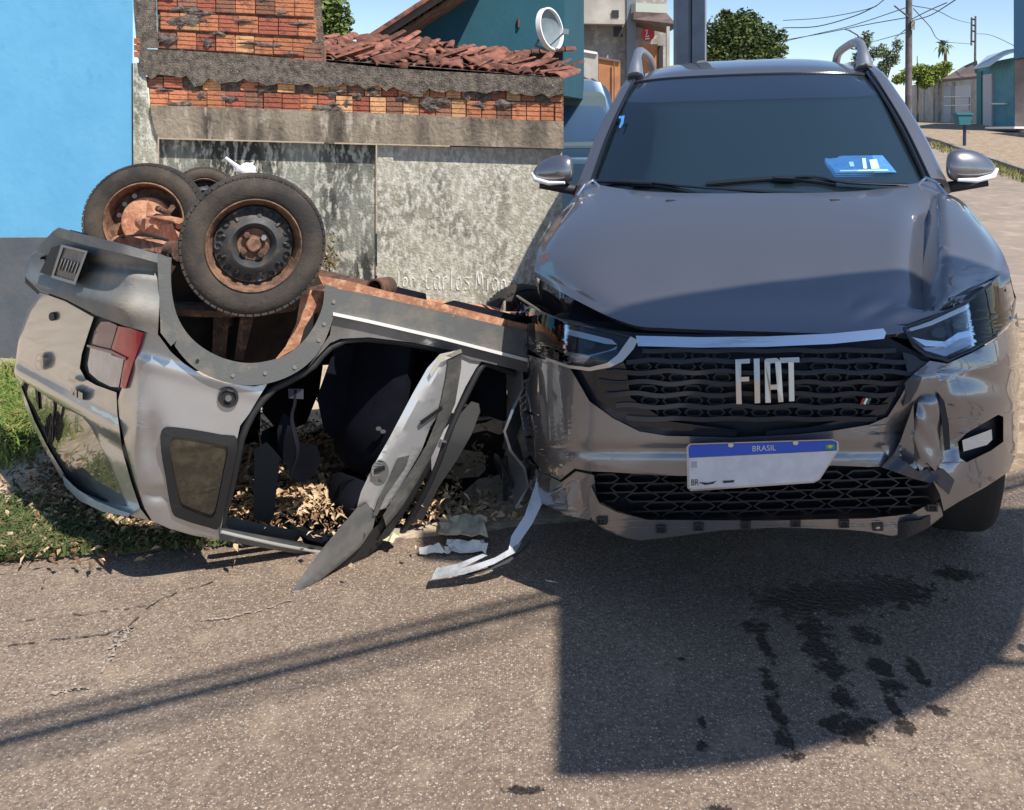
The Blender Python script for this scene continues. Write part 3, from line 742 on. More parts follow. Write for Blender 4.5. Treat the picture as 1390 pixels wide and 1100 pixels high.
wiper([(958, 250), (1010, 245), (1065, 242), (1110, 246), (1135, 250)], [(1075, 240), (1110, 240), (1140, 247), (1190, 250), (1232, 251)])
# blue windshield sticker band and small marks
M_STK = mat('blue_sticker', (.05, .20, .50), .45, var=(.07, .25, .58), vscale=60)
M_STW = mat('sticker_print', (.45, .68, .85), .5)
st = MB()
def wp(px, py, l=.0): return wsurf(px, py, -.004+l)
def decal(name, poly, m, l=0.002, par=None):
    mbd = MB(); panel(mbd, [poly], lambda x, y, o: wsurf(x, y, .004+l-o*.1), 0, .004, 18); return mbd.build(name, m, par or suv)
stk = decal('windshield_sticker', [(1117, 212), (1198, 211), (1217, 234), (1134, 235)], M_STK, l=.002)
for q in ([(1152, 220), (1158, 219.5), (1160, 226), (1154, 226.5)], [(1170, 215), (1175, 215), (1177, 229), (1172, 229)], [(1180, 217), (1190, 216), (1194, 229), (1183, 229.5)], [(1140, 231), (1205, 230), (1206, 232), (1140, 233)]):
    decal('sticker_print', q, M_STW, .005, stk)
decal('glass_mark', [(840, 158), (848, 157), (846, 168), (842, 174), (840, 173), (843, 165), (843, 161), (840, 161)], M_STK, .003)
# interior: dash, wheel, seats, headrests, mirror
mb = MB(); mb.hexa([S(-.60, 1.10, 1.12), S(.60, 1.10, 1.12), S(.62, 1.55, 1.17), S(-.62, 1.55, 1.17)], [S(-.60, 1.10, .8), S(.60, 1.10, .8), S(.62, 1.55, .8), S(-.62, 1.55, .8)]); sb(mb, 'dashboard', M_DASH, bevel=.03)
def seat(x):
    mb = MB(); rows = []
    for z, hw, d in ((.75, .22, .10), (1.0, .235, .12), (1.22, .22, .10), (1.33, .15, .07), (1.36, .06, .04)):
        rows.append([S(x+hw*math.cos(a)*(1 if True else 1), 2.05+(z-.75)*.25+d*math.sin(a), z) for a in [2*math.pi*k/16 for k in range(16)]])
    mb.grid(rows, 0, True); o = sb(mb, 'seat', M_SEAT, smooth=60)
    mb = MB(); rows = []
    for z, hw, d in ((1.40, .07, .03), (1.43, .12, .05), (1.50, .125, .055), (1.56, .10, .045), (1.575, .05, .02)):
        rows.append([S(x+hw*math.cos(a), 2.24+d*math.sin(a), z) for a in [2*math.pi*k/14 for k in range(14)]])
    mb.grid(rows, 0, True); mb.build('headrest', M_SEAT, o, smooth=60)
for x in (-.33, .33): seat(x)
mb = MB(); c = S(.33, 1.68, 1.12); axv = (SA*.85+Vector((0, 0, -.5))).normalized(); mb.lathe([(.185, 0), (.20, .012), (.185, .024), (.172, .012)], c, axv, 28, closed=True)
mb.tube([c, c+axv*.2], .03, 8); mb.tube([c-SR*.18, c+SR*.18], .014, 6); sb(mb, 'steering_wheel', M_GLOSSBLK, smooth=60)
mb = MB(); mb.hexa([S(-.14, 1.72, 1.56), S(.10, 1.72, 1.56), S(.10, 1.72, 1.62), S(-.14, 1.72, 1.62)], [S(-.13, 1.75, 1.57), S(.09, 1.75, 1.57), S(.09, 1.75, 1.61), S(-.13, 1.75, 1.61)]); sb(mb, 'rear_view_mirror', M_GLOSSBLK, bevel=.008)
mb = MB(); mb.hexa([S(-.70, 1.3, .5), S(.70, 1.3, .5), S(.70, 3.2, .5), S(-.70, 3.2, .5)], [S(-.70, 1.3, .6), S(.70, 1.3, .6), S(.70, 3.2, .6), S(-.70, 3.2, .6)]); sb(mb, 'cabin_floor', M_SEAT)
mb = MB(); mb.hexa([S(-.74, 3.22, .5), S(.74, 3.22, .5), S(.74, 3.22, 1.16), S(-.74, 3.22, 1.16)], [S(-.74, 3.27, .5), S(.74, 3.27, .5), S(.74, 3.27, 1.16), S(-.74, 3.27, 1.16)])
mb.hexa([S(-.74, 4.30, .45), S(.74, 4.30, .45), S(.74, 4.30, 1.15), S(-.74, 4.30, 1.15)], [S(-.74, 4.35, .45), S(.74, 4.35, .45), S(.74, 4.35, 1.15), S(-.74, 4.35, 1.15)])
mb.hexa([S(-.74, 3.27, .62), S(.74, 3.27, .62), S(.74, 4.30, .62), S(-.74, 4.30, .62)], [S(-.74, 3.27, .66), S(.74, 3.27, .66), S(.74, 4.30, .66), S(-.74, 4.30, .66)])
sb(mb, 'load_bed', M_PAINT)
g = patch([[(-.58, 3.26, 1.68), (0, 3.30, 1.72), (.58, 3.26, 1.68)], [(-.66, 3.24, 1.16), (0, 3.27, 1.17), (.66, 3.24, 1.16)]], 12, 4); sb(sheet([[S(*p) for p in r] for r in g], .006), 'rear_window', M_DKGLASS)
# roof rails
M_RAIL = mat('rail_silver', (.42, .43, .45), .35, metal=.8)
for sg in (1, -1):
    mb = MB(); p = [(.535, 1.90, 1.715), (.538, 1.98, 1.80), (.540, 2.12, 1.855), (.542, 2.4, 1.875), (.545, 2.9, 1.87), (.55, 3.1, 1.84), (.55, 3.2, 1.74)]
    pts = [S(x*sg, t, z) for x, t, z in spl([Vector(q) for q in p], 30)]
    mb.tube(pts, [.044-.02*min(1, k/6) for k in range(30)], 10, rx=(.95, .9)); o = sb(mb, 'roof_rail', M_RAIL, smooth=50)
    mb = MB(); mb.tube([S(.535*sg, 1.885, 1.697), S(.535*sg, 1.97, 1.735)], .043, 10, rx=(1, .4)); mb.build('rail_foot', M_GLOSSBLK, o, smooth=50)
# door mirrors
def dmirror(sg):
    rows = []
    prof = [(0, .0, .0, .0), (.008, .055, .03, .045), (.04, .075, .05, .062), (.09, .078, .055, .06), (.14, .062, .05, .045), (.175, .035, .035, .022), (.188, .008, .01, .004)]
    base = Vector((.728, 1.20, 1.290))
    for dx, hz, dt, _ in prof:
        rows.append([S((base.x+dx)*sg, base.y+.30*dx+max(dt, .001)*math.sin(a), base.z+.0-.09*dx+max(hz, .001)*.95*math.cos(a)*(1.0 if math.cos(a) > 0 else .72)) for a in [2*math.pi*k/20 for k in range(20)]])
    mb = MB(); mb.grid(spl_rows(rows, 26), 0, True); o = sb(mb, 'door_mirror', M_PAINT, smooth=60)
    mb = MB(); mb.tube([S((base.x+.03)*sg, base.y-.050, base.z-.045), S((base.x+.10)*sg, base.y-.035, base.z-.048), S((base.x+.165)*sg, base.y+.0, base.z-.035), S((base.x+.19)*sg, base.y+.04, base.z-.01)], [.006, .010, .011, .006], 8); mb.build('indicator_lens', M_WHITE, o, smooth=60)
    mb = MB(); mb.tube([S((base.x+.15)*sg, base.y+.01, base.z-.062), S((base.x+.05)*sg, base.y+.02, base.z-.072), S((base.x+.01)*sg, base.y+.04, base.z-.080), S((base.x-.03)*sg, base.y+.06, base.z-.105)], [.012, .022, .024, .022], 10); mb.build('mirror_foot', M_PLBLK, o, smooth=60)
def spl_rows(rows, n):
    cols = [spl([r[j] for r in rows], n) for j in range(len(rows[0]))]
    return [[c[i] for c in cols] for i in range(n)]
for sg in (1, -1): dmirror(sg)
# bright wiper-corner trim on each fender top
for sg in (1, -1):
    mb = MB(); mb.tube([S(.60*sg, 1.06, 1.235), S(.625*sg, 1.05, 1.262), S(.655*sg, 1.03, 1.245), S(.68*sg, .99, 1.205)], .006, 6); sb(mb, 'corner_trim', M_CHROME)

# ------------------------------------------------ fascia (pixel outlines laid on the curved front)
def fp(name, polys, off, th, m, maxlen=22, disp=None, both=False, parent=suv, **k):
    polys = polys if isinstance(polys[0][0], (tuple, list)) else [polys]
    mb = MB(); panel(mb, polys, F, off, th, maxlen, disp); o = mb.build(name, m, parent, **k)
    if both: mb = MB(); panel(mb, polys, Fm, off, th, maxlen, disp); mb.build(name, m, parent, **k)
    return o
def bdisp(x, y):
    d = 0.0
    if x > 1160:
        d += .045*math.exp(-((x-1226)/26)**2-((y-592)/40)**2)                     # pushed-in hollow
        d += .030*math.exp(-((x-1286)/16)**2-((y-596)/34)**2)
        pass
        d += .007*math.sin((x+y)*.07)*math.exp(-((x-1240)/60)**2-((y-560)/60)**2)
        d += .010*math.exp(-((y-505-.2*(x-1300))/14)**2)*(1 if x > 1280 else 0)
        d -= .010*math.exp(-((y-540-.1*(x-1300))/16)**2)*(1 if x > 1290 else 0)
    d += .008*math.exp(-((y-612)/9)**2)*(1 if x < 1200 else 0)
    return d
bump_out = [(704, 478), (730, 486), (772, 497), (781, 512), (800, 545), (832, 568), (868, 586), (905, 592), (1000, 594), (1080, 590), (1130, 585), (1180, 577), (1205, 566), (1222, 540), (1238, 510), (1262, 490),
            (1286, 494), (1318, 480), (1345, 465), (1368, 446), (1380, 424), (1383, 445), (1385, 500), (1385, 560), (1381, 612), (1370, 640), (1340, 660), (1300, 682), (1281, 694), (1276, 672), (1266, 652), (1246, 638),
            (1215, 632), (1180, 634), (1130, 632), (1040, 641), (960, 646), (900, 646), (830, 641), (800, 640), (780, 636), (760, 652), (735, 640), (716, 612), (706, 560)]
fog_hole = [(1300, 600), (1312, 588), (1355, 563), (1362, 566), (1362, 600), (1345, 612), (1312, 628), (1303, 622)]
fp('bumper', [bump_out, fog_hole], 0, .018, M_PAINT, 12, bdisp, smooth=55, label='painted front bumper crumpled and torn at its right corner')
fp('fog_recess', [(1296, 590), (1320, 572), (1368, 552), (1370, 612), (1340, 628), (1305, 640)], .045, .01, M_PLBLK)
fp('fog_lamp', [(1306, 598), (1346, 583), (1347, 597), (1340, 604), (1308, 613)], .012, .03, mat('fog_lens', (.62, .60, .55), .2, coat=1))
def flapd(x, y):
    u = (x-1259)/19.0; return -.034*math.sqrt(max(0, 1-u*u*.96))*sstep(526, 548, y)*(1-.35*sstep(610, 642, y))+.012
fp('bumper_flap', [(1247, 541), (1256, 529), (1268, 531), (1275, 548), (1280, 575), (1276, 600), (1281, 622), (1270, 640), (1258, 628), (1250, 642), (1239, 620), (1235, 592), (1243, 566)], 0, .010, M_PAINT, 5, lambda x, y: flapd(x, y)*.7+.005*math.sin(y*.075+x*.09)+.0025*math.sin(y*.16-x*.2), smooth=60)
fp('torn_shard', [(1228, 520), (1240, 508), (1252, 512), (1246, 528), (1236, 545), (1226, 552), (1230, 536)], -.012, .014, M_TORN, 8, lambda x, y: .008*math.sin(x*.15), smooth=50)
fp('torn_shard', [(1196, 634), (1212, 618), (1230, 628), (1246, 640), (1262, 636), (1276, 650), (1262, 656), (1240, 650), (1218, 642)], -.014, .012, M_TORN, 8, lambda x, y: .010*math.sin(x*.09+y*.1), smooth=50)
fp('torn_shard', [(1262, 640), (1280, 636), (1296, 652), (1288, 672), (1276, 660)], -.010, .012, M_TORN, 8, smooth=30)
fp('bumper_crease', [(1204, 634), (1222, 600), (1234, 566), (1240, 548), (1241, 580), (1241, 628), (1226, 634)], -.006, .012, M_PAINT, 8, lambda x, y: .030*(1-abs(x-1222)/22), smooth=25)
# torn crack line
fp('torn_edge', [(1274, 534), (1282, 545), (1288, 575), (1290, 610), (1282, 612), (1279, 580)], -.004, .012, M_PLDARK, 12)
# lower corners (dark side skirts)
fp('lower_valance', [(700, 622), (716, 622), (736, 642), (762, 655), (782, 640), (806, 645), (812, 690), (800, 706), (770, 700), (730, 680), (700, 650)], .012, .02, M_PAINT)
# grille backing
gr_poly = [(778, 506), (800, 480), (858, 458), (862, 466), (1205, 458), (1228, 470), (1262, 488), (1240, 508), (1224, 540), (1205, 568), (1180, 579), (1130, 587), (1040, 594), (905, 594), (868, 588), (830, 570), (798, 546)]
gb = fp('grille', gr_poly, .055, .02, M_PLDARK)
# flared grille side surfaces and wavy bars
def wavy(y0, xa, xb, amp, ph):
    pts = []
    for k in range(46):
        x = xa+(xb-xa)*k/45; u = (x-1037)/260
        y = y0-10*max(0, abs(u)-.5)**1.6*(1 if y0 < 520 else -1)*-1
        y += amp*math.sin((x-xa)*.085+ph)
        pts.append((x, y))
    return pts
bars = [(476, 872, 1216, .9), (490, 850, 1232, 1.4), (505, 822, 1238, 1.6), (520, 812, 1232, 1.8), (536, 822, 1216, 1.8), (552, 836, 1206, 1.6), (569, 850, 1190, .8)]
for i, (y0, xa, xb, am) in enumerate(bars):
    p = wavy(y0, xa, xb, am, i*1.9)
    top = [(x, y-3.1) for x, y in p]; bot = [(x, y+3.1) for x, y in reversed(p)]
    fp('grille_bar', top+bot, .012+.004*(i % 2), .03, M_PLBLK, 14, parent=gb, smooth=40)
# the hexagon-like cells between bars
def hexring(cx, cy, w_, h_, wall, n6=6, skew=0):
    o = [(cx+w_*a, cy+h_*b+skew*a*w_) for a, b in ((-1, 0), (-.6, -1), (.6, -1), (1, 0), (.6, 1), (-.6, 1))]
    i_ = [(cx+(w_-wall)*a, cy+(h_-wall)*b+skew*a*w_) for a, b in ((-1, 0), (-.6, -1), (.6, -1), (1, 0), (.6, 1), (-.6, 1))]
    return [o, i_]
for r_, (yy, x0, x1) in enumerate(((483, 890, 1200), (498, 872, 1215), (513, 890, 1212), (529, 880, 1200), (544, 882, 1195), (560, 882, 1185))):
    k = 0; x = x0
    while x < x1:
        if not (994 < x < 1088 and 482 < yy < 550):
            mb = MB(); panel(mb, hexring(x, yy+.0-.00*(x-x0), 13, 6.2, 2.6), F, .030, .02, 60); mb.build('grille_cell', M_PLBLK, gb)
        x += 30
# inner flare plates (smooth black body shaped panels at both ends of the grille)
fp('grille_end', [(778, 508), (802, 484), (838, 474), (850, 500), (856, 540), (905, 572), (1000, 584), (1000, 593), (905, 593), (868, 587), (830, 569), (798, 545)], .022, .02, M_GLOSSBLK, parent=gb, smooth=40)
fp('grille_end', [(1262, 488), (1225, 478), (1232, 505), (1212, 535), (1180, 562), (1100, 580), (1040, 585), (1040, 594), (1130, 587), (1180, 579), (1206, 567), (1224, 540), (1242, 508)], .022, .02, M_GLOSSBLK, parent=gb, smooth=40)
# chrome strip
fp('chrome_strip', [(863, 456), (950, 458), (1040, 457), (1130, 453), (1199, 446), (1203, 452), (1200, 460), (1130, 467), (1040, 471), (950, 472), (866, 470)], -.006, .02, M_CHROME, 18, smooth=40)
fp('bonnet_gap', [(700, 424), (772, 434), (830, 448), (864, 452), (950, 454), (1040, 453), (1130, 449), (1203, 442), (1232, 440), (1300, 416), (1364, 372), (1372, 384), (1300, 440), (1240, 462), (1200, 455), (1130, 462), (1040, 465), (950, 466), (864, 464), (772, 450), (700, 440)], .06, .02, M_PLDARK)
# brand letters
def stroke(pts, wd):
    out = []; n = len(pts)
    L_, R_ = [], []
    for i, (x, y) in enumerate(pts):
        a = pts[max(i-1, 0)]; b = pts[min(i+1, n-1)]; dx, dy = b[0]-a[0], b[1]-a[1]; l = math.hypot(dx, dy); nx, ny = -dy/l*wd/2, dx/l*wd/2
        L_.append((x+nx, y+ny)); R_.append((x-nx, y-ny))
    return L_+R_[::-1]
sgn = empty('brand_badge', F(1042, 517, -.02)); sgn.parent = suv; sgn.location -= suv.location
letters = {'F': [(998, 488), (1018, 487), (1018, 493.5), (1006, 494), (1006, 512), (1017, 511.5), (1017, 518), (1006, 518.5), (1007, 549), (999.5, 549)],
           'I': [(1023, 487), (1031, 486.7), (1032, 547.5), (1024.5, 548)],
           'A': [[(1040, 487), (1054, 486), (1060, 490), (1063.5, 546), (1056.5, 546.5), (1055, 529), (1046, 529.5), (1046.5, 547), (1038.8, 547.3), (1037.6, 489)], [(1045.4, 493.5), (1052, 493), (1054.5, 522), (1045.8, 522.5)]],
           'T': [(1058, 486), (1085, 485), (1085.3, 492), (1077.5, 492.3), (1078.5, 545), (1071, 545.5), (1070, 492.6), (1060.5, 493)]}
for ch, poly in letters.items():
    fp('badge_letter', poly, -.012, .020, M_SATIN, 60, parent=sgn, bevel=.0012)
for k, c_ in enumerate(((.35, .03, .03), (.75, .74, .7), (.02, .16, .06))):
    fp('badge_stripe', stroke([(1169+k*4.2, 549), (1173+k*4.2, 541)], 3.2), -.002, .014, mat('stripe_%d' % k, c_, .4), 60, parent=gb)
# number plate (characters are unreadable in the photo)
M_PLATE = mat('plate_white', (.55, .56, .60), .5, var=(.66, .66, .70), vscale=26, vamt=(.4, .7))
M_PBLUE = mat('plate_blue', (.03, .09, .50), .45); M_PRIM = mat('plate_rim', (.5, .52, .56), .35, metal=.8); M_PBLK = mat('plate_black', (.02, .02, .025), .5)
np_ = fp('number_plate', [(932, 607), (936, 602.5), (1130, 596.5), (1138, 600), (1139, 611), (1113, 651), (1105, 655.5), (938, 667), (933, 663)], -.045, .006, M_PRIM, 40, label='bent registration plate with a blue top band')
fp('plate_face', [(935, 622), (1136, 612), (1111, 650), (1104, 653), (939, 664.5), (936, 662)], -.0485, .003, M_PLATE, 40, parent=np_)
fp('plate_band', [(934.5, 608), (937.5, 605), (1130, 599), (1136, 601.5), (1136, 611), (935, 621)], -.0485, .003, M_PBLUE, 40, parent=np_)
def text_on(s_, cx, cy, h, m, par, off, tilt=-.03, wx=1.0, font_scale=1.0):
    cu = bpy.data.curves.new('lettering', 'FONT'); cu.body = s_; cu.size = 1; cu.extrude = 0; cu.align_x = 'CENTER'; cu.align_y = 'CENTER'; cu.resolution_u = 3
    to = bpy.data.objects.new('lettering', cu); col.objects.link(to)
    dg = bpy.context.evaluated_depsgraph_get(); me = bpy.data.meshes.new_from_object(to.evaluated_get(dg))
    mb = MB(); vs = []
    for v in me.vertices:
        x = cx+v.co.x*h*1.35*wx; y = cy-v.co.y*h*1.35+tilt*(x-cx); vs.append(F(x, y, off))
    fs = [tuple(p.vertices) for p in me.polygons]; mb.add(vs, fs)
    bpy.data.objects.remove(to); return mb.build('lettering', m, par, recalc=False)
text_on('BRASIL', 1037, 609, 8, M_PLATE, np_, -.0495, -.045, 1.0)
text_on('BR', 943, 655.5, 9, M_PBLK, np_, -.0495, -.045, .75)
for q in ([(948, 655), (962, 655.5), (973, 653), (968, 657), (957, 658.6)], [(981, 653), (997, 652), (996, 655), (982, 656)]): fp('plate_mark', q, -.0495, .001, M_PBLK, 60, parent=np_)
for cx_ in (992, 1080): fp('plate_bolt', [(cx_+4*math.cos(a), 604.5-(cx_-992)*.035+3.2*math.sin(a)) for a in [k*math.pi/4 for k in range(8)]], -.052, .006, M_SATIN, 60, parent=np_)
fp('plate_flag', [(1120, 603), (1133, 602.4), (1133.5, 609.8), (1120.4, 610.3)], -.0495, .001, mat('flag_green', (.02, .25, .12), .5), 60, parent=np_)
fp('plate_flag', [(1122, 606.2), (1127, 603.8), (1132, 606), (1127, 609)], -.0505, .001, mat('flag_yellow', (.55, .5, .12), .5), 60, parent=np_)
fp('plate_mark', [(938, 627), (946, 626.6), (946.3, 635), (938.2, 635.3)], -.0495, .001, mat('plate_greymark', (.38, .38, .4), .6), 60, parent=np_)
# lower intake honeycomb
li = fp('lower_intake', [(804, 640), (900, 645), (1040, 640), (1130, 631), (1215, 631), (1248, 638), (1268, 655), (1278, 676), (1240, 700), (1180, 706), (1040, 706), (880, 706), (838, 694), (812, 680), (800, 656)], .07, .02, M_PLDARK)
for r_ in range(5):
    yy = 650+r_*12.6; n_ = 0; x = 822+(25 if r_ % 2 else 0)
    while x < 1262:
        if yy < 702 and not (x < 850 and yy > 684) and not (yy < 655 and x < 900 and False):
            yv = yy-(max(0, x-1000)*.030)
            wv = 24.5 if 870 < x < 1200 else 19
            mb = MB(); panel(mb, hexring(x, yv, wv, 7.0, 2.4, skew=-.03), F, .030, .03, 60, bdisp if x > 1190 else None); mb.build('mesh_cell', M_PLBLK, li)
        x += 50
# lip / skid with square clips
lip = [(802, 660), (814, 684), (838, 696), (880, 706), (1040, 707), (1180, 704), (1236, 698), (1262, 684), (1276, 682), (1280, 700), (1262, 714), (1240, 722), (1212, 728), (1180, 722), (1150, 719), (1060, 716), (980, 720), (905, 730), (868, 734), (840, 728), (815, 716), (804, 706), (799, 680)]
lp = fp('bumper_lip', lip, -.005, .03, M_PAINT, 14, lambda x, y: .02*sstep(1170, 1240, x)+.004*math.sin(x*.12)*sstep(1150, 1200, x), smooth=50, label='scuffed lower bumper lip bent at its right end')
for cx_, cy_ in ((816, 708), (897, 719), (948, 716), (1012, 713), (1080, 711), (1146, 712), (1192, 716), (1266, 690)):
    q = [(cx_-7, cy_-5), (cx_+7, cy_-5), (cx_+7, cy_+5), (cx_-7, cy_+5)]; qi = [(cx_-4, cy_-2), (cx_+4, cy_-2), (cx_+4, cy_+3.5), (cx_-4, cy_+3.5)]
    fp('clip_slot', [q, qi], -.012, .02, M_PLBLK, 60, lambda x, y: .02*sstep(1170, 1240, x), parent=lp)
    fp('clip_tab', [(cx_-3, cy_), (cx_+3, cy_-1), (cx_+3, cy_+3.5), (cx_-3, cy_+3.5)], -.009, .01, M_SATIN if cx_ == 1192 else M_PLBLK, 60, lambda x, y: .02*sstep(1170, 1240, x), parent=lp)
# hanging broken undertray at the right
fp('broken_tray', [(1195, 712), (1250, 706), (1278, 690), (1280, 702), (1258, 718), (1232, 730), (1205, 728)], .0, .012, M_PLBLK, 12, lambda x, y: .014*math.sin(x*.09)+.01)
# headlights ----------------------------------------------------------
def arc(cx, cy, rx, ry, a0, a1, n):
    return [(cx+rx*math.cos(R(a0+(a1-a0)*k/n)), cy+ry*math.sin(R(a0+(a1-a0)*k/n))) for k in range(n+1)]
def headlight(FF, dx):
    hl = [(1225+dx, 446), (1262, 434), (1310, 412), (1345, 386), (1362, 368), (1370, 376), (1378, 405), (1374, 432), (1352, 456), (1318, 476), (1286, 490), (1258, 484), (1240, 470)]
    e = empty('headlight', FF(1300, 440, 0)); e.parent = suv; e.location -= suv.location
    def q(name, poly, off, th, m, ml=16, **k):
        mb = MB(); panel(mb, [poly] if not isinstance(poly[0][0], (tuple, list)) else poly, FF, off, th, ml); return mb.build(name, m, e, **k)
    q('lamp_housing', hl, .065, .02, M_PLDARK)
    q('lower_reflector', [(1240, 462), (1256, 476), (1283, 484), (1318, 468), (1350, 448), (1370, 428), (1376, 400), (1371, 380), (1364, 384), (1366, 404), (1360, 424), (1338, 444), (1300, 458), (1280, 472), (1256, 468)], .030, .025, M_REFL, smooth=40)
    q('reflector_step', [(1238, 458), (1258, 462), (1282, 464), (1300, 452), (1320, 448), (1350, 434), (1362, 416), (1366, 420), (1352, 440), (1322, 456), (1303, 460), (1284, 471), (1256, 470)], .020, .012, M_CHROME, smooth=40)
    q('light_strip', [(1232, 442), (1262, 434), (1310, 412), (1344, 388), (1349, 393), (1314, 420), (1264, 442), (1236, 450)], .014, .012, M_WHITE)
    q('outer_blue_lens', [(1345, 389), (1361, 371), (1369, 380), (1372, 396), (1352, 404), (1340, 402)], .030, .012, mat('lamp_blue_grey', (.14, .22, .27), .2, metal=.4))
    for k in range(12):
        x = 1312+k*3.4; y = 444-k*1.95
        q('lamp_fin', [(x, y-5), (x+1.6, y-5.6), (x+1.6, y+1.2), (x, y+2)], .034, .02, M_SATIN, 60)
    for cx_, cy_, r_ in ((1275, 452, 9), (1303, 441, 8)):
        q('projector_lens', [(cx_+r_*1.2*math.cos(a), cy_+r_*.8*math.sin(a)) for a in [k*math.pi/8 for k in range(16)]], .045, .02, M_GLOSSBLK)
    q('lamp_cover', hl, .004, .004, M_LAMPGL, 14, smooth=60)
    mb = MB(); mb.tube([FF(x, y, .002) for x, y in hl]+[FF(*hl[0], .002)], .0045, 6); mb.build('lamp_seal', M_GLOSSBLK, e)
headlight(F, 2)
left_lamp = empty('headlight', F(790, 470, 0)); left_lamp.parent = suv; left_lamp.location -= suv.location
def ql(name, poly, off, th, m, **k):
    mb = MB(); panel(mb, [poly], F, off, th, 14); return mb.build(name, m, left_lamp, **k)
LL = [(702, 402), (735, 424), (772, 440), (830, 452), (859, 459), (852, 474), (840, 488), (824, 495), (798, 500), (770, 495), (735, 484), (706, 464)]
ql('lamp_housing', LL, .06, .02, M_PLDARK)
ql('light_strip', [(706, 410), (735, 430), (772, 447), (830, 461), (838, 468), (822, 467), (772, 455), (733, 440), (706, 424)], .026, .012, mat('strip_blue_white', (.50, .56, .62), .3))
ql('lower_reflector', [(706, 446), (735, 465), (772, 478), (800, 482), (826, 476), (838, 470), (834, 484), (820, 490), (798, 495), (770, 490), (735, 479), (706, 460)], .026, .02, M_REFL, smooth=40)
ql('projector_lens', arc(752, 455, 10, 8, 0, 330, 11), .04, .02, M_GLOSSBLK); ql('projector_lens', arc(800, 467, 9, 7, 0, 330, 11), .04, .02, M_GLOSSBLK)
ql('lamp_cover', LL, .004, .004, M_LAMPGL, smooth=60)
mb = MB(); mb.tube([F(x, y, .002) for x, y in LL]+[F(*LL[0], .002)], .0045, 6); mb.build('lamp_seal', M_GLOSSBLK, left_lamp)
# chrome spear at the left headlight's inner end, continuing under the lamp
fp('headlight_trim', [(856, 457), (866, 462), (860, 474), (845, 491), (828, 499), (800, 504), (772, 500), (740, 489), (740, 485), (772, 496), (800, 499), (824, 493), (838, 482)], -.008, .02, M_SATIN, 14, smooth=50)
# wheels
def tyre(c, ax, Ro, wdt, parent, rim_m, ri=.62):
    ax = Vector(ax).normalized(); h = wdt/2
    e = MB(); prof = [(Ro*ri, -h*.8), (Ro*.72, -h*1.02), (Ro*.86, -h*1.05), (Ro*.955, -h*.92), (Ro*.99, -h*.7), (Ro, -h*.4), (Ro, h*.4), (Ro*.99, h*.7), (Ro*.955, h*.92), (Ro*.86, h*1.05), (Ro*.72, h*1.02), (Ro*ri, h*.8)]
    e.lathe(prof, c, ax, 48, closed=True); return e
for sg in (1, -1):
    for t in (1.02, 3.62):
        wh = empty('wheel', S(.69*sg, t, .36)); wh.parent = suv; wh.location -= suv.location
        c = S(.69*sg, t, .36); tyre(c, SR*sg, .36, .21, wh, None).build('tyre', M_RUB, wh, smooth=50)
        mb = MB(); mb.lathe([(.001, .06), (.06, .06), (.08, .04), (.20, .06), (.225, .09), (.225, -.09), (.2, -.08)], c, SR*sg, 32)
        for k in range(5):
            a = k*2*math.pi/5; u = Vector((0, 0, 1))*math.cos(a)+SA*math.sin(a); mb.tube([c+SR*sg*.07+u*.05, c+SR*sg*.08+u*.21], [.035, .022], 8, rx=(1, .5))
        mb.build('rim', M_RAIL, wh, smooth=40)
mb = MB(); mb.hexa([S(-.50, .35, .42), S(.50, .35, .42), S(.60, 4.2, .40), S(-.60, 4.2, .40)], [S(-.50, .35, .46), S(.50, .35, .46), S(.70, 4.2, .46), S(-.70, 4.2, .46)]); sb(mb, 'underbody', M_PLDARK)
mb = MB(); mb.hexa([S(-.55, .26, .46), S(.55, .26, .46), S(.60, .30, .86), S(-.60, .30, .86)], [S(-.55, 1.0, .46), S(.55, 1.0, .46), S(.60, 1.05, 1.05), S(-.60, 1.05, 1.05)]); sb(mb, 'engine_block', M_PLDARK)
# ================================================================== overturned silver hatchback/estate (left place)
NA = Vector((-1.1026, 2.62, 0)); ND = Vector((.887, .461, 0)).normalized(); NN = Vector((-ND.y, ND.x, 0))   # NN points away from the viewer
WR = Vector((-.683, .73, 0)).normalized(); RIN = Vector((.73, .683, 0)).normalized()                        # rear plane runs along WR
def zc(px): return .50-.16*max(0, min(1, (px-260)/430.0))
def Bd(px, py, off=0.0, rnd=.10, plane=None):
    """near side / rear of the overturned body; off = pushed inward"""
    r = ray(px, py); k = 2.8
    for _ in range(10):
        z = CAM_H+r.z*k; dn = max(0, zc(px)-z); dr = max(0, .62-max(z, 0))
        on = off+dn*.30+dn*dn*.35; orr = off+dr*.10
        kn = (NA.dot(NN)+on)/(r.x*NN.x+NN.y); kr = (NA.dot(RIN)+orr)/max(.05, (r.x*RIN.x+RIN.y))
        if plane == 'n': k2 = kn
        elif plane == 'r': k2 = kr
        else:
            d = kn-kr; k2 = .5*(kn+kr+math.sqrt(d*d+rnd*rnd))
        k = k2
    return CAMP+r*k
def Bn(px, py, off=0.0): return Bd(px, py, off, plane='n')
def Br(px, py, off=0.0): return Bd(px, py, off, plane='r')

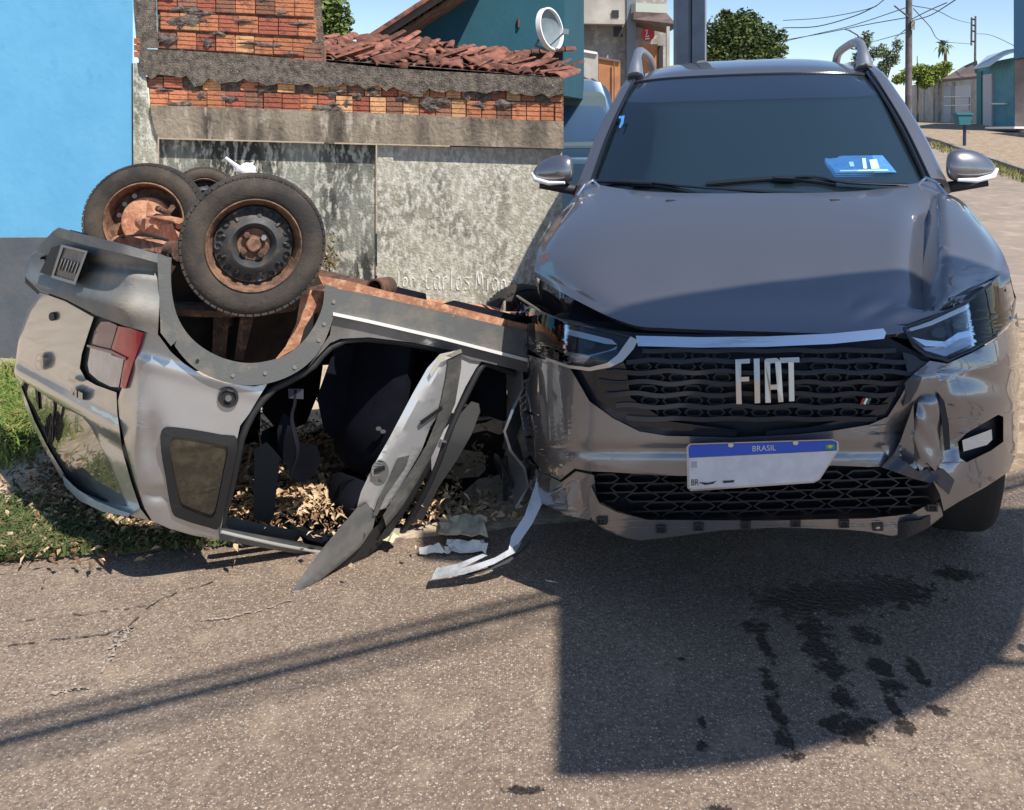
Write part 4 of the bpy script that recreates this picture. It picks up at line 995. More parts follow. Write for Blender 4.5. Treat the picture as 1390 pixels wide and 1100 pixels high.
M_SILV = mat('silver_paint', (.46, .465, .475), .30, metal=.6, coat=1, coatr=.05, var=(.40, .395, .38), vscale=3.5, vamt=(.5, .8))
M_SILVIN = mat('silver_inner', (.60, .60, .60), .35, metal=.45, coat=.5, var=(.42, .41, .39), vscale=14, vamt=(.55, .7))
M_GREYPL = mat('grey_cladding', (.115, .12, .115), .6, var=(.24, .20, .16), vscale=7, vamt=(.5, .75), bump=.12, bscale=120, var2=(.30, .27, .23), v2scale=40, v2amt=(.66, .75))
M_BUMPG = mat('bumper_plastic', (.15, .165, .17), .55, var=(.27, .235, .19), vscale=4, vamt=(.48, .68), bump=.1, bscale=90, var2=(.33, .28, .22), v2scale=22, v2amt=(.64, .78))
M_RUST = mat('rust_dust', (.52, .26, .15), .95, var=(.34, .15, .085), vscale=9, bump=.5, bscale=60, var2=(.60, .34, .21), v2scale=30)
M_RUSTD = mat('dark_rust', (.15, .075, .045), .95, var=(.06, .04, .03), vscale=14, bump=.6, bscale=60, var2=(.30, .15, .09), v2scale=35, v2amt=(.55, .7))
M_UNDER = mat('underbody_black', (.02, .017, .016), .95, var=(.06, .035, .022), vscale=9)
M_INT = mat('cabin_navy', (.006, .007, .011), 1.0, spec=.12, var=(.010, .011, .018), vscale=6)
M_TRIM = mat('trim_black', (.018, .019, .021), .6)
M_DOORIN = mat('door_trim', (.10, .10, .095), .7, var=(.17, .165, .15), vscale=12, vamt=(.45, .65), bump=.2, bscale=50)
M_TYRE = mat('dusty_tyre', (.032, .029, .027), .9, var=(.085, .066, .05), vscale=7, vamt=(.40, .66), bump=.25, bscale=120, var2=(.02, .019, .018), v2scale=30, v2amt=(.62, .75))
M_RIM = mat('steel_wheel', (.055, .058, .062), .6, metal=.3, var=(.13, .10, .08), vscale=26, vamt=(.5, .7))
M_RIMRUST = mat('wheel_rust', (.105, .06, .042), .9, var=(.26, .14, .085), vscale=24, bump=.4, bscale=90)
M_RED = mat('red_lens', (.62, .008, .03), .3, coat=.4, var=(.45, .008, .02), vscale=20)
M_CLEAR = mat('clear_lens', (.74, .64, .58), .3, coat=.4, var=(.62, .50, .42), vscale=12)
M_PURP = mat('smoked_lens', (.17, .045, .075), .3, coat=.5)
M_TINT = mat('dusty_tinted_glass', (.022, .021, .015), .12, coat=1, var=(.075, .066, .04), vscale=14, vamt=(.48, .72))
M_REARGL = mat('dusty_rear_glass', (.07, .066, .05), .10, coat=1, coatr=.02, var=(.15, .13, .095), vscale=3, vamt=(.4, .7))
M_HEMBL = mat('badge_grey', (.42, .43, .44), .3, metal=.8)

wc = empty('overturned_car', (.2-.9, 3.2, 0), 'silver estate car lying upside down on its roof with its doors hanging open', 'car')
def cp_(name, polys, m, off=0.0, th=.012, mapf=Bd, parent=wc, maxlen=20, disp=None, **k):
    polys = polys if isinstance(polys[0][0], (tuple, list)) else [polys]
    mb = MB(); panel(mb, polys, mapf, off, th, maxlen, disp); return mb.build(name, m, parent, **k)
def arc(cx, cy, rx, ry, a0, a1, n):
    return [(cx+rx*math.cos(R(a0+(a1-a0)*k/n)), cy+ry*math.sin(R(a0+(a1-a0)*k/n))) for k in range(n+1)]

# quarter panel (silver) with the quarter window cut out
q_out = [(196, 449), (215, 455), (232, 478), (250, 494), (275, 510), (305, 520), (345, 525), (363, 521), (350, 542), (338, 562), (326, 578), (321, 600), (312, 655), (303, 700), (298, 733), (262, 727), (230, 718), (206, 707), (196, 690), (184, 655), (172, 612), (163, 575), (160, 545), (163, 533), (176, 505), (188, 470)]
q_win = spl2([(224, 590), (240, 585), (300, 595), (318, 600), (312, 640), (300, 690), (294, 713), (282, 711), (250, 700), (238, 690), (230, 650), (224, 615)], 36, True)
def q_disp(x, y):   # dent behind the lamp and beside the window
    return .022*math.exp(-((x-205)/16)**2-((y-600)/34)**2)-.010*math.exp(-((x-190)/10)**2-((y-575)/30)**2)+.012*math.exp(-((x-215)/18)**2-((y-672)/9)**2) \
        + .006*math.exp(-((y-(.28*(x-170)+485))/10)**2)*(-1)
cp_('quarter_panel', [q_out, q_win], M_SILV, 0, .012, disp=q_disp, maxlen=6, smooth=50, label='silver rear quarter panel with shallow dents')
qf = cp_('quarter_window_frame', [spl2([(219, 585), (238, 580), (300, 590), (322, 596), (316, 640), (304, 695), (297, 718), (282, 716), (246, 705), (233, 694), (225, 650), (219, 615)], 36, True), spl2([(232, 597), (246, 593), (296, 603), (309, 608), (304, 640), (294, 690), (288, 703), (280, 702), (254, 692), (245, 684), (237, 650), (231, 618)], 36, True)], M_TRIM, -.004, .012, smooth=40)
cp_('quarter_window', [spl2([(230, 595), (246, 591), (296, 601), (311, 606), (306, 640), (296, 690), (288, 706), (280, 705), (252, 695), (243, 686), (235, 650), (229, 618)], 36, True)], M_TINT, .004, .006, parent=qf, smooth=40)
# fuel cap
fc = cp_('fuel_cap', [arc(310, 540, 14, 14, 0, 345, 23)], M_TRIM, -.004, .012)
cp_('cap_ring', [arc(310, 540, 14, 14, 0, 345, 23), arc(310, 540, 10.5, 10.5, 0, 345, 23)], M_RUB, -.012, .012, parent=fc)
cp_('cap_centre', [arc(310, 541, 4.5, 4.5, 0, 330, 11)], M_GREYPL, -.016, .014, parent=fc)
# C/D pillar gap
cp_('hatch_gap', [(157, 535), (163, 533), (165, 560), (172, 610), (184, 655), (198, 690), (208, 708), (202, 706), (190, 690), (178, 655), (166, 612), (159, 575)], M_TRIM, .012, .02, maxlen=12)
# tailgate with rear window ---------------------------------------------
tg_out = [(54, 397), (88, 409), (127, 431), (119, 455), (111, 480), (108, 500), (116, 515), (130, 523), (158, 533), (159, 560), (166, 612), (178, 655), (190, 690), (203, 707), (180, 702), (172, 698), (130, 684), (104, 668), (84, 650), (60, 610), (40, 570), (24, 520), (19, 505), (26, 455), (36, 425)]
tg_win = [(24, 512), (50, 530), (84, 552), (112, 566), (122, 578), (134, 600), (150, 635), (173, 688), (140, 681), (112, 668), (92, 652), (66, 610), (46, 570)]
def tg_disp(x, y): return -.020*math.exp(-((y-(508+.55*(x-20)))/16)**2)+.010*math.exp(-((y-(528+.55*(x-20)))/12)**2)
tgo = cp_('tailgate', [tg_out, tg_win], M_SILV, .006, .012, disp=tg_disp, maxlen=9, smooth=50)
rg = cp_('rear_window', [(21, 510), (50, 528), (85, 550), (113, 564), (124, 577), (136, 600), (152, 635), (176, 692), (140, 685), (110, 671), (89, 654), (63, 611), (43, 571)], M_REARGL, .016, .006, parent=tgo, smooth=50)
cp_('window_crack', [(46, 510), (52, 512), (51, 530), (53, 556), (49, 545), (47, 525)], M_TRIM, .010, .006, parent=tgo)
# rear wiper and its spoked hub
mb = MB(); mb.tube([Br(x, y, .002) for x, y in spl2([(74, 540), (75, 556), (70, 580), (66, 600)], 10)], .006, 6); mb.build('rear_wiper', M_TRIM, tgo)
for k in range(5):
    mb = MB(); mb.tube([Br(64+k*2.2, 562+3*abs(k-2), .004), Br(61+k*2.9, 582, .0), Br(66+k*1.6, 603-3*abs(k-2), .004)], .0045, 5); mb.build('brake_light_rib', M_TRIM, tgo)
# spoiler strip of pale blue at the tailgate's roof edge
cp_('tailgate_edge', [(84, 644), (104, 664), (130, 680), (160, 692), (177, 697), (174, 702), (140, 695), (108, 680), (88, 660)], mat('edge_blue_grey', (.34, .44, .50), .4, coat=.6), -.02, .03, parent=tgo, smooth=40)
# badges, lock
lock = cp_('tailgate_lock', [arc(70, 430, 4, 6, 0, 330, 11)], M_TRIM, -.004, .01, parent=tgo)
cp_('maker_emblem', [arc(53, 492, 5.5, 12, 0, 345, 20), arc(53, 492, 3.8, 9.5, 0, 345, 20)], M_HEMBL, -.016, .010, parent=tgo, maxlen=40)
cp_('maker_emblem_bar', [(50, 488), (56, 491), (56, 494), (50, 491)], M_HEMBL, -.016, .010, parent=tgo, maxlen=40)
for k, q in enumerate(([(94, 513), (103, 517), (103, 521), (94, 517)], [(96, 526), (99, 527.5), (99, 537), (96, 535)], [(101, 528), (104, 530), (104, 540), (101, 538)], [(106, 531), (112, 534), (112, 543), (106, 541)])):
    cp_('model_badge', q, M_HEMBL, -.014, .01, parent=tgo, maxlen=40)
# tail lamp ---------------------------------------------------------------
lamp_o = [(124, 424), (150, 430), (175, 438), (202, 447), (198, 470), (190, 495), (180, 518), (172, 540), (155, 538), (130, 528), (114, 518), (103, 502), (108, 470), (117, 440)]
lp2 = cp_('tail_lamp', lamp_o, M_TRIM, .02, .02, smooth=40)
cp_('red_lens', [(160, 443), (178, 446), (195, 452), (189, 470), (180, 495), (170, 528), (163, 526), (166, 505), (170, 487), (152, 480), (150, 476)], M_RED, -.008, .03, parent=lp2, maxlen=8, smooth=40)
cp_('smoked_lens', [(137, 437), (148, 437), (159, 442), (154, 460), (149, 476), (124, 468), (128, 450)], M_PURP, -.006, .03, parent=lp2, maxlen=8, smooth=40)
cp_('clear_lens', [(123, 470), (150, 478), (151, 482), (168, 488), (165, 505), (161, 526), (150, 525), (134, 517), (121, 506), (119, 494)], M_CLEAR, -.006, .03, parent=lp2, maxlen=8, smooth=40)
cp_('lens_bar', [(118, 468), (151, 476), (171, 486), (170, 489), (150, 480), (118, 471)], mat('lens_bar', (.35, .20, .20), .3), -.012, .01, parent=lp2, maxlen=12)
# rear bumper ---------------------------------------------------------------
def bumper_map(x, y, off=0.0): return Bd(x, y, off-.045, rnd=.06)
bp_out = [(38, 350), (72, 314), (100, 322), (150, 334), (215, 350), (217, 380), (216, 420), (214, 456), (196, 450), (170, 443), (130, 428), (90, 407), (54, 394), (34, 374)]
def bdsp(x, y): return .020*math.exp(-((y-(352+.10*(x-60)))/7)**2)*(1 if x > 60 else 0)-.025*math.exp(-((y-(393+.23*(x-60)))/22)**2)
bmp = cp_('rear_bumper', [bp_out], M_BUMPG, 0, .03, mapf=bumper_map, disp=bdsp, maxlen=8, smooth=45, label='scratched grey plastic rear bumper')
cp_('bumper_lip', [(72, 314), (80, 309), (120, 320), (165, 331), (214, 345), (214, 357), (165, 344), (120, 334), (78, 322)], M_BUMPG, -.022, .05, mapf=bumper_map, parent=bmp, maxlen=10, smooth=40)
cp_('bumper_end', [(213, 343), (230, 350), (232, 390), (233, 425), (240, 462), (232, 470), (218, 452), (216, 400)], M_GREYPL, -.006, .03, mapf=bumper_map, parent=bmp, maxlen=10, smooth=40)
cp_('plate_recess', [(70, 336), (82, 333), (124, 344), (117, 366), (104, 384), (54, 370)], M_TRIM, -.026, .012, mapf=bumper_map, parent=bmp)
pl = cp_('number_plate', [(84, 334), (117, 342), (101, 384), (71, 376)], mat('old_plate', (.16, .155, .15), .55, var=(.26, .22, .18), vscale=30), -.040, .010, mapf=bumper_map, parent=bmp, label='grimy rear registration plate, upside down')
cp_('plate_frame', [[(83, 332), (119, 341), (102, 387), (69, 377)], [(86, 336), (115, 343), (100, 382), (73, 374)]], mat('plate_frame_grey', (.36, .35, .33), .5), -.046, .012, mapf=bumper_map, parent=pl)
rr3 = random.Random(4)
for k in range(6):
    x0, y0 = 88+k*4.2-.0, 343+k*1.1; s_ = .0
    cp_('plate_digit', [(x0-4, y0+8), (x0-2.2, y0+8.5), (x0-7+rr3.uniform(-2, 1), y0+24), (x0-8.8, y0+23.4)], mat('digit_%d' % k, (.45, .43, .40), .6), -.046, .012, mapf=bumper_map, parent=pl, maxlen=60)
cp_('bumper_shadow_gap', [(34, 376), (54, 396), (90, 409), (130, 430), (170, 446), (196, 452), (192, 458), (150, 447), (126, 436), (88, 416), (54, 402), (34, 384)], M_TRIM, .02, .02, maxlen=14)
# wheel arch moulding ---------------------------------------------------------
arch_o = [(213, 346), (214, 380), (217, 415), (226, 448), (243, 478), (266, 501), (296, 516), (330, 523), (362, 521), (392, 511), (418, 494), (437, 470), (449, 442), (457, 412), (458, 391)]
arch_i = [(441, 386), (438, 415), (428, 440), (412, 463), (390, 481), (364, 490), (335, 493), (305, 487), (278, 474), (256, 455), (241, 430), (234, 402), (232, 375), (233, 350)]
am = cp_('wheel_arch_moulding', spl2(arch_o, 60)+spl2(arch_i, 60), M_GREYPL, -.022, .04, mapf=lambda x, y, o=0: Bd(x, y, o, rnd=.03), maxlen=14, smooth=40)
for x, y in ((222, 360), (231, 453), (268, 490), (316, 510), (360, 507), (400, 499), (433, 462), (453, 410), (440, 440)):
    cp_('moulding_screw', arc(x, y, 2.6, 2.6, 0, 315, 7), M_TRIM if x < 280 else M_HEMBL, -.026, .008, mapf=lambda x, y, o=0: Bd(x, y, o, rnd=.03), parent=am)
# arch liner behind, with the dusty flap at its right
cp_('arch_liner', [(226, 345), (240, 330), (440, 375), (452, 400), (440, 450), (400, 492), (330, 505), (262, 480), (232, 430)], M_UNDER, .30, .02, mapf=Bn)
cp_('liner_strut', [(290, 425), (312, 425), (306, 488), (288, 480)], M_RUSTD, .22, .03, mapf=Bn)
cp_('liner_strut', [(326, 430), (345, 430), (330, 490), (318, 488)], M_RUSTD, .20, .03, mapf=Bn)
cp_('dusty_inner_panel', [(410, 392), (442, 396), (437, 425), (420, 455), (400, 474), (372, 490), (388, 470), (402, 440)], M_RUST, .06, .02, mapf=Bn, maxlen=10)
cp_('torn_flap', [(424, 428), (431, 424), (428, 442), (415, 462), (408, 466), (414, 444)], M_TRIM, .05, .01, mapf=Bn)
# sill, moulding, bright strip -------------------------------------------------
XE = 716
def yl(x, a, b): return a[1]+(b[1]-a[1])*(x-a[0])/(b[0]-a[0])
sl = cp_('sill_cladding', [(446, 390), (500, 400), (600, 423), (XE, 451), (XE, 488), (600, 457), (500, 434), (452, 424), (457, 405)], M_GREYPL, -.018, .05, mapf=Bn, smooth=40)
cp_('sill_strip', [(452, 424), (500, 434), (600, 457), (XE, 487), (XE, 491.5), (600, 461.5), (500, 438.5), (452, 428.5)], mat('bright_strip', (.74, .72, .68), .35), -.026, .02, mapf=Bn, parent=sl, maxlen=30)
cp_('rocker_panel', [(452, 428), (500, 438), (600, 461), (XE, 491), (XE, 506), (655, 491), (640, 489), (612, 476), (560, 465), (500, 458), (462, 460), (448, 466), (430, 485), (418, 500), (430, 480), (448, 455)], mat('rocker_grey', (.23, .22, .21), .4, metal=.4, coat=.6, var=(.16, .15, .14), vscale=8), .0, .03, mapf=Bn, smooth=40)
# door frames and pillars --------------------------------------------------------
cp_('b_pillar', [(618, 478), (640, 486), (655, 489), (646, 500), (632, 525), (618, 555), (604, 590), (592, 625), (586, 640), (584, 600), (596, 560), (608, 520)], M_SILVIN, .01, .05, mapf=Bn, smooth=40)
cp_('b_pillar_trim', [(640, 545), (650, 548), (652, 560), (640, 590), (620, 625), (596, 660), (570, 715), (548, 745), (540, 742), (560, 700), (585, 650), (604, 600), (622, 565)], mat('pillar_trim', (.055, .055, .055), .7), .03, .06, mapf=Bn, smooth=40)
cp_('seat_belt_anchor', [(598, 596), (606, 599), (606, 602), (598, 600)], M_HEMBL, .0, .02, mapf=Bn)
# black seal frames round both openings
def bar(name, pts, r, m, off=0.0, parent=wc, n=8, rx=None, mapf=Bn, k=24):
    mb = MB(); mb.tube([mapf(x, y, off) for x, y in spl2(pts, k)], r, n, rx=rx); return mb.build(name, m, parent, smooth=60)
bar('rear_door_seal', [(612, 478), (560, 467), (500, 460), (462, 464), (440, 480), (425, 498), (400, 514), (372, 528), (350, 552), (334, 580), (326, 604), (316, 655), (304, 700), (302, 716), (312, 724), (380, 736), (445, 748)], .012, M_TRIM, .02)
bar('front_door_seal', [(700, 508), (664, 495), (652, 500), (636, 530), (612, 580), (590, 640), (560, 700), (540, 735), (560, 738), (640, 732), (712, 724)], .012, M_TRIM, .02)
# roof rail at the ground: black inner frame, bright drip strip
cp_('roof_rail', [(296, 716), (330, 722), (380, 732), (445, 744), (520, 748), (600, 738), (XE-6, 722), (XE-6, 728), (600, 745), (520, 757), (480, 760), (436, 757), (380, 748), (330, 739), (298, 733)], M_GREYPL, .0, .04, mapf=Bn, smooth=40)
bar('drip_strip', [(300, 722), (330, 729), (380, 740), (436, 750), (470, 754)], .0055, mat('drip_silver', (.55, .56, .54), .3, metal=.5), -.006)
bar('drip_strip', [(500, 755), (560, 750), (640, 740), (706, 730)], .0055, mat('drip_silver2', (.55, .56, .54), .3, metal=.5), -.006)
cp_('rail_trim', [(304, 700), (330, 706), (380, 716), (445, 728), (500, 733), (520, 735), (520, 748), (445, 744), (380, 733), (330, 724), (304, 718)], mat('rail_navy', (.018, .028, .042), .6), .06, .03, mapf=Bn)

# ---- far side, floor, roof, rear panel (closes the body; window holes left open) ----
def CB(a, b, z):   # body coordinates: a along the car, b across (0 near..1 far)
    return NA+ND*a+WR*b*1.2+Vector((0, 0, z))
def floorz(a): return 1.055-.232*(a+.1)            # underside slopes to the nose
def body_end(b): return 1.30+b*.80                 # the nose stops short against the pickup's flank
mb = MB(); rows = []
for k in range(14):
    f = k/13; rows.append([CB(.78+(body_end(j/8)-.78)*f, .03+.94*j/8, floorz(.78+(body_end(j/8)-.78)*f)-.045+.012*math.sin(j*2.3+k)) for j in range(9)])
sheet(rows, .02, mb); mb.build('floor_pan', M_RUST, wc, smooth=40)
mb = MB(); rows = [[CB(.02+.80*k/8, .10+.74*j/6, floorz(.0)-.13-.05*math.sin(math.pi*k/8)) for j in range(7)] for k in range(9)]
sheet(rows, .02, mb); mb.build('boot_floor', M_RUSTD, wc, smooth=40)
# sill lip (rusty ledge seen on top of the cladding)
cp_('sill_flange', [(432, 374), (470, 381), (520, 394), (600, 412), (680, 432), (XE, 441), (XE, 453), (600, 425), (500, 402), (440, 390)], M_RUST, .01, .03, mapf=Bn, smooth=40)
for a0, b0, a1, b1, r_ in ((.80, .2, 1.62, .35, .022), (.85, .72, 1.9, .75, .03), (.9, .5, 1.8, .52, .03)):
    mb = MB(); mb.tube([CB(a0+(a1-a0)*t/8, b0+(b1-b0)*t/8, floorz(a0+(a1-a0)*t/8)-.02+.006*math.sin(t*2)) for t in range(9)], r_, 10); mb.build('exhaust_pipe', M_RUST, wc, smooth=60)
# open pipe end near the sill
mb = MB(); p0 = UP(508, 392, NA+NN*.06, NN); dd = (ND*-1+Vector((0, 0, .2))).normalized(); mb.lathe([(.028, 0), (.034, 0), (.034, -.10), (.028, -.10)], p0, Vector((-.35, -.9, .1)), 16, closed=True); mb.build('jacking_socket', M_RUSTD, wc, smooth=40)
# far flank: solid up high (doors), pillars by the roof
def far_panel(name, pts, m, th=.03, b=1.0):
    mb = MB(); n = len(pts); A = [CB(a, b, z) for a, z in pts]; B_ = [p-WR*th for p in A]; mb.hexa(A, B_); return mb.build(name, m, wc)
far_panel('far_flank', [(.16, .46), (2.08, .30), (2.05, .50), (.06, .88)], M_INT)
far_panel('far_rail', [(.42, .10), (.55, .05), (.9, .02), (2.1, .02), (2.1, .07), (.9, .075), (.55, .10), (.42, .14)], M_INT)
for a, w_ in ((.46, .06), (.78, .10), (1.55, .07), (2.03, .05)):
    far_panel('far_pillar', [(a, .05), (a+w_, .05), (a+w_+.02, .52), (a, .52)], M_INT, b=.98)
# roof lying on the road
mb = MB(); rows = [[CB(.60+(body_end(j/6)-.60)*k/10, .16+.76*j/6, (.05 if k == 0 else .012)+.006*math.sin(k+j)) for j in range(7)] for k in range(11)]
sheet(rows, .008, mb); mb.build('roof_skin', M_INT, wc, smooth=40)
# crushed nose pushed against the pickup: folded sheet between near and far sides
mb = MB(); rows = []
for k in range(9):
    z = .06+(floorz(1.5)-.10)*k/8; rows.append([CB(body_end(j/10)+.035*math.sin(j*2.1+k*1.3)+.02*math.sin(j*5+k), .04+.92*j/10, z+.012*math.sin(j*3)) for j in range(11)])
sheet(rows, .01, mb); mb.build('crushed_nose', M_SILV, wc, smooth=30, label='crumpled front end squeezed against the pickup')
# dashboard, steering wheel, seats hanging from the floor
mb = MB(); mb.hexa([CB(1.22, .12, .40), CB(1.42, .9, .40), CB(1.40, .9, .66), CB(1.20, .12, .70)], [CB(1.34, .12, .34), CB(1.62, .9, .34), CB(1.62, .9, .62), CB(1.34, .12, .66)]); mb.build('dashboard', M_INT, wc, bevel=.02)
c = W(686, 655, 3.42); mb = MB(); mb.lathe([(.105, 0), (.115, .008), (.105, .016), (.096, .008)], c, Vector((.85, .25, .35)), 28, closed=True); mb.tube([c, c+Vector((.14, .05, .10))], .02, 8); mb.tube([c-Vector((0, 0, .1)), c+Vector((0, 0, .1))], .010, 6)
mb.build('steering_wheel', mat('wheel_black', (.03, .032, .035), .4), wc, smooth=60)
def hseat(a, b, tilt, lab=None):
    e = MB(); rows = []
    for s_, hw, d_ in ((0, .20, .07), (.12, .21, .08), (.34, .20, .08), (.48, .14, .06), (.52, .05, .03)):
        rows.append([CB(a-tilt*s_, b, .74-s_)+WR*hw*math.cos(q)+ND*d_*math.sin(q) for q in [2*math.pi*k/14 for k in range(14)]])
    e.grid(rows, 0, True); o = e.build('seat_back', M_INT, wc, smooth=60)
    e = MB(); rows = []
    for s_, hw, d_ in ((.53, .05, .03), (.555, .10, .045), (.62, .11, .05), (.67, .09, .04), (.685, .03, .02)):
        rows.append([CB(a-tilt*s_-.02, b, .74-s_)+WR*hw*math.cos(q)+ND*d_*math.sin(q) for q in [2*math.pi*k/14 for k in range(14)]])
    e.grid(rows, 0, True); e.build('headrest', M_INT, o, smooth=60)
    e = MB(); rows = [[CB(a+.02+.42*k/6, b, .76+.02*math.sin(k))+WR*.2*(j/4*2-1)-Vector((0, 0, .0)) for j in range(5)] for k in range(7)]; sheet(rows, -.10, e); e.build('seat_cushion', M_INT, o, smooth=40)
hseat(.92, .25, .15); hseat(.92, .74, .12); hseat(.36, .72, .30)
# rear seat side bolster + belt that hangs in the opening
cp_('seat_bolster', [(384, 560), (396, 568), (404, 600), (430, 605), (436, 625), (428, 645), (410, 655), (398, 650), (392, 640), (378, 610), (376, 585)], M_INT, .14, .08, mapf=Bn, maxlen=10, smooth=40)
bar('seat_belt', [(402, 528), (400, 548), (396, 570), (404, 610), (396, 640)], .016, mat('belt_webbing', (.014, .015, .022), .9, spec=.15), .07, rx=(1, .35))
cp_('belt_buckle', [(391, 528), (412, 528), (412, 542), (392, 541)], mat('buckle_grey', (.035, .035, .05), .6), .06, .02, mapf=Bn)
cp_('headliner_lump', [(462, 655), (480, 650), (492, 660), (494, 690), (484, 702), (466, 700), (459, 680)], M_INT, .16, .08, mapf=Bn, maxlen=10, smooth=40)
cp_('inner_pillar', [(345, 610), (362, 600), (380, 620), (372, 700), (366, 712), (344, 704)], mat('pillar_inner_navy', (.008, .011, .015), .8, spec=.15), .10, .04, mapf=Bn)
cp_('floor_bulge', [(455, 470), (520, 465), (590, 480), (610, 500), (590, 560), (540, 600), (470, 612), (440, 585), (430, 540)], M_INT, .30, .10, mapf=Bn, smooth=40)
for x, y in ((514, 582), (520, 586)): cp_('small_clip', arc(x, y, 4, 3, 0, 315, 7), M_HEMBL, .10, .01, mapf=Bn)

# ---- doors hanging open ------------------------------------------------------
def Dm(base, slope):
    """a door leaf: depth grows with pixel distance to the right of its free edge"""
    def f(px, py, off=0.0):
        t = (py-480)/325.0; y = base[0]+(base[1]-base[0])*t+slope*max(0, px-(612-212*t))/60.0
        return W(px, py, y+off)
    return f
D1 = Dm((2.97, 2.80), .16)
door = empty('rear_door', D1(600, 485)); door.parent = wc; door.location -= wc.location; door['label'] = 'silver rear door hanging edge-on with its window frame resting on the road'
def dp(name, poly, m, off, th, f=D1, par=door, ml=14, **k):
    mb = MB(); panel(mb, poly if isinstance(poly[0][0], (tuple, list)) else [poly], f, off, th, ml); return mb.build(name, m, par, **k)
dp('door_edge', [(597, 481), (610, 478), (614, 490), (604, 520), (597, 560), (584, 580), (572, 612), (556, 640), (540, 668), (524, 690), (508, 694), (496, 682), (484, 690), (490, 668), (505, 636), (530, 592), (560, 535), (580, 500)], M_SILVIN, 0, .03, smooth=40)
dp('door_card', [(610, 480), (627, 476), (626, 500), (618, 548), (600, 590), (585, 622), (566, 655), (545, 690), (524, 715), (520, 700), (538, 670), (560, 636), (578, 606), (592, 572), (600, 540), (606, 510)], M_DOORIN, -.01, .03, smooth=40)
dp('door_skin', [(484, 690), (498, 682), (510, 700), (506, 718), (490, 742), (470, 760), (440, 784), (420, 798), (398, 805), (396, 802), (404, 790), (420, 768), (440, 742), (462, 716)], mat('door_frame_grey', (.13, .14, .14), .5, var=(.2, .19, .18), vscale=10), -.004, .025, smooth=40)
dp('window_frame', [(524, 702), (542, 690), (546, 700), (528, 728), (500, 756), (470, 776), (440, 792), (410, 803), (400, 804), (432, 782), (468, 756), (496, 728)], M_TRIM, .02, .03, smooth=40)
dp('window_channel', [(612, 560), (618, 562), (590, 625), (560, 680), (530, 725), (515, 740), (512, 735), (540, 690), (570, 640), (595, 600)], M_TRIM, .01, .03, smooth=40)
dp('card_seam', [(570, 572), (600, 551), (601, 555), (572, 577)], M_TRIM, -.016, .01, par=door)
ltc = dp('door_latch', arc(516, 640, 12, 15, 0, 345, 20), mat('latch_grey', (.16, .16, .15), .5), -.010, .02)
dp('latch_jaw', [(509, 636), (522, 632), (523, 637), (515, 641), (509, 642)], M_TRIM, -.014, .014, par=ltc)
dp('latch_screw', arc(517, 650, 3, 3, 0, 300, 6), M_HEMBL, -.014, .01, par=ltc)
dp('torn_hinge', [(540, 622), (556, 618), (552, 632), (538, 652), (524, 672), (512, 700), (506, 700), (516, 672), (530, 645)], M_DOORIN, -.012, .02)
dp('top_flange', [(596, 482), (626, 474), (627, 479), (598, 492), (585, 512), (583, 506)], mat('flange_beige', (.38, .36, .29), .6), -.016, .02)
# front door (partly behind the pickup's corner)
D2 = lambda px, py, off=0.0: W(px, py, 2.80+(785-py)*.00165+off)
door2 = empty('front_door', D2(700, 700)); door2.parent = wc; door2.location -= wc.location; door2['label'] = 'silver front door bent outwards with its frame tip on the road'
dp('door_edge', [(760, 552), (756, 590), (748, 640), (738, 680), (722, 712), (704, 738), (690, 748), (694, 728), (712, 700), (726, 660), (740, 600), (752, 560)], M_SILVIN, 0, .03, D2, door2, smooth=40)
dp('window_frame', [(585, 787), (592, 772), (622, 765), (655, 752), (662, 754), (625, 772), (640, 768), (672, 757), (694, 744), (708, 736), (700, 750), (670, 766), (630, 780)], mat('frame_silver', (.36, .38, .40), .4, metal=.4, var=(.2, .2, .2), vscale=14), -.004, .02, D2, door2, smooth=40)
dp('window_channel', [(598, 783), (640, 777), (672, 768), (704, 750), (722, 730), (718, 742), (690, 764), (650, 780)], M_TRIM, .015, .02, D2, door2, smooth=40)
l2 = dp('door_latch', arc(741, 656, 10, 13, 0, 345, 20), mat('latch_grey2', (.16, .16, .15), .5), -.010, .02, D2, door2)
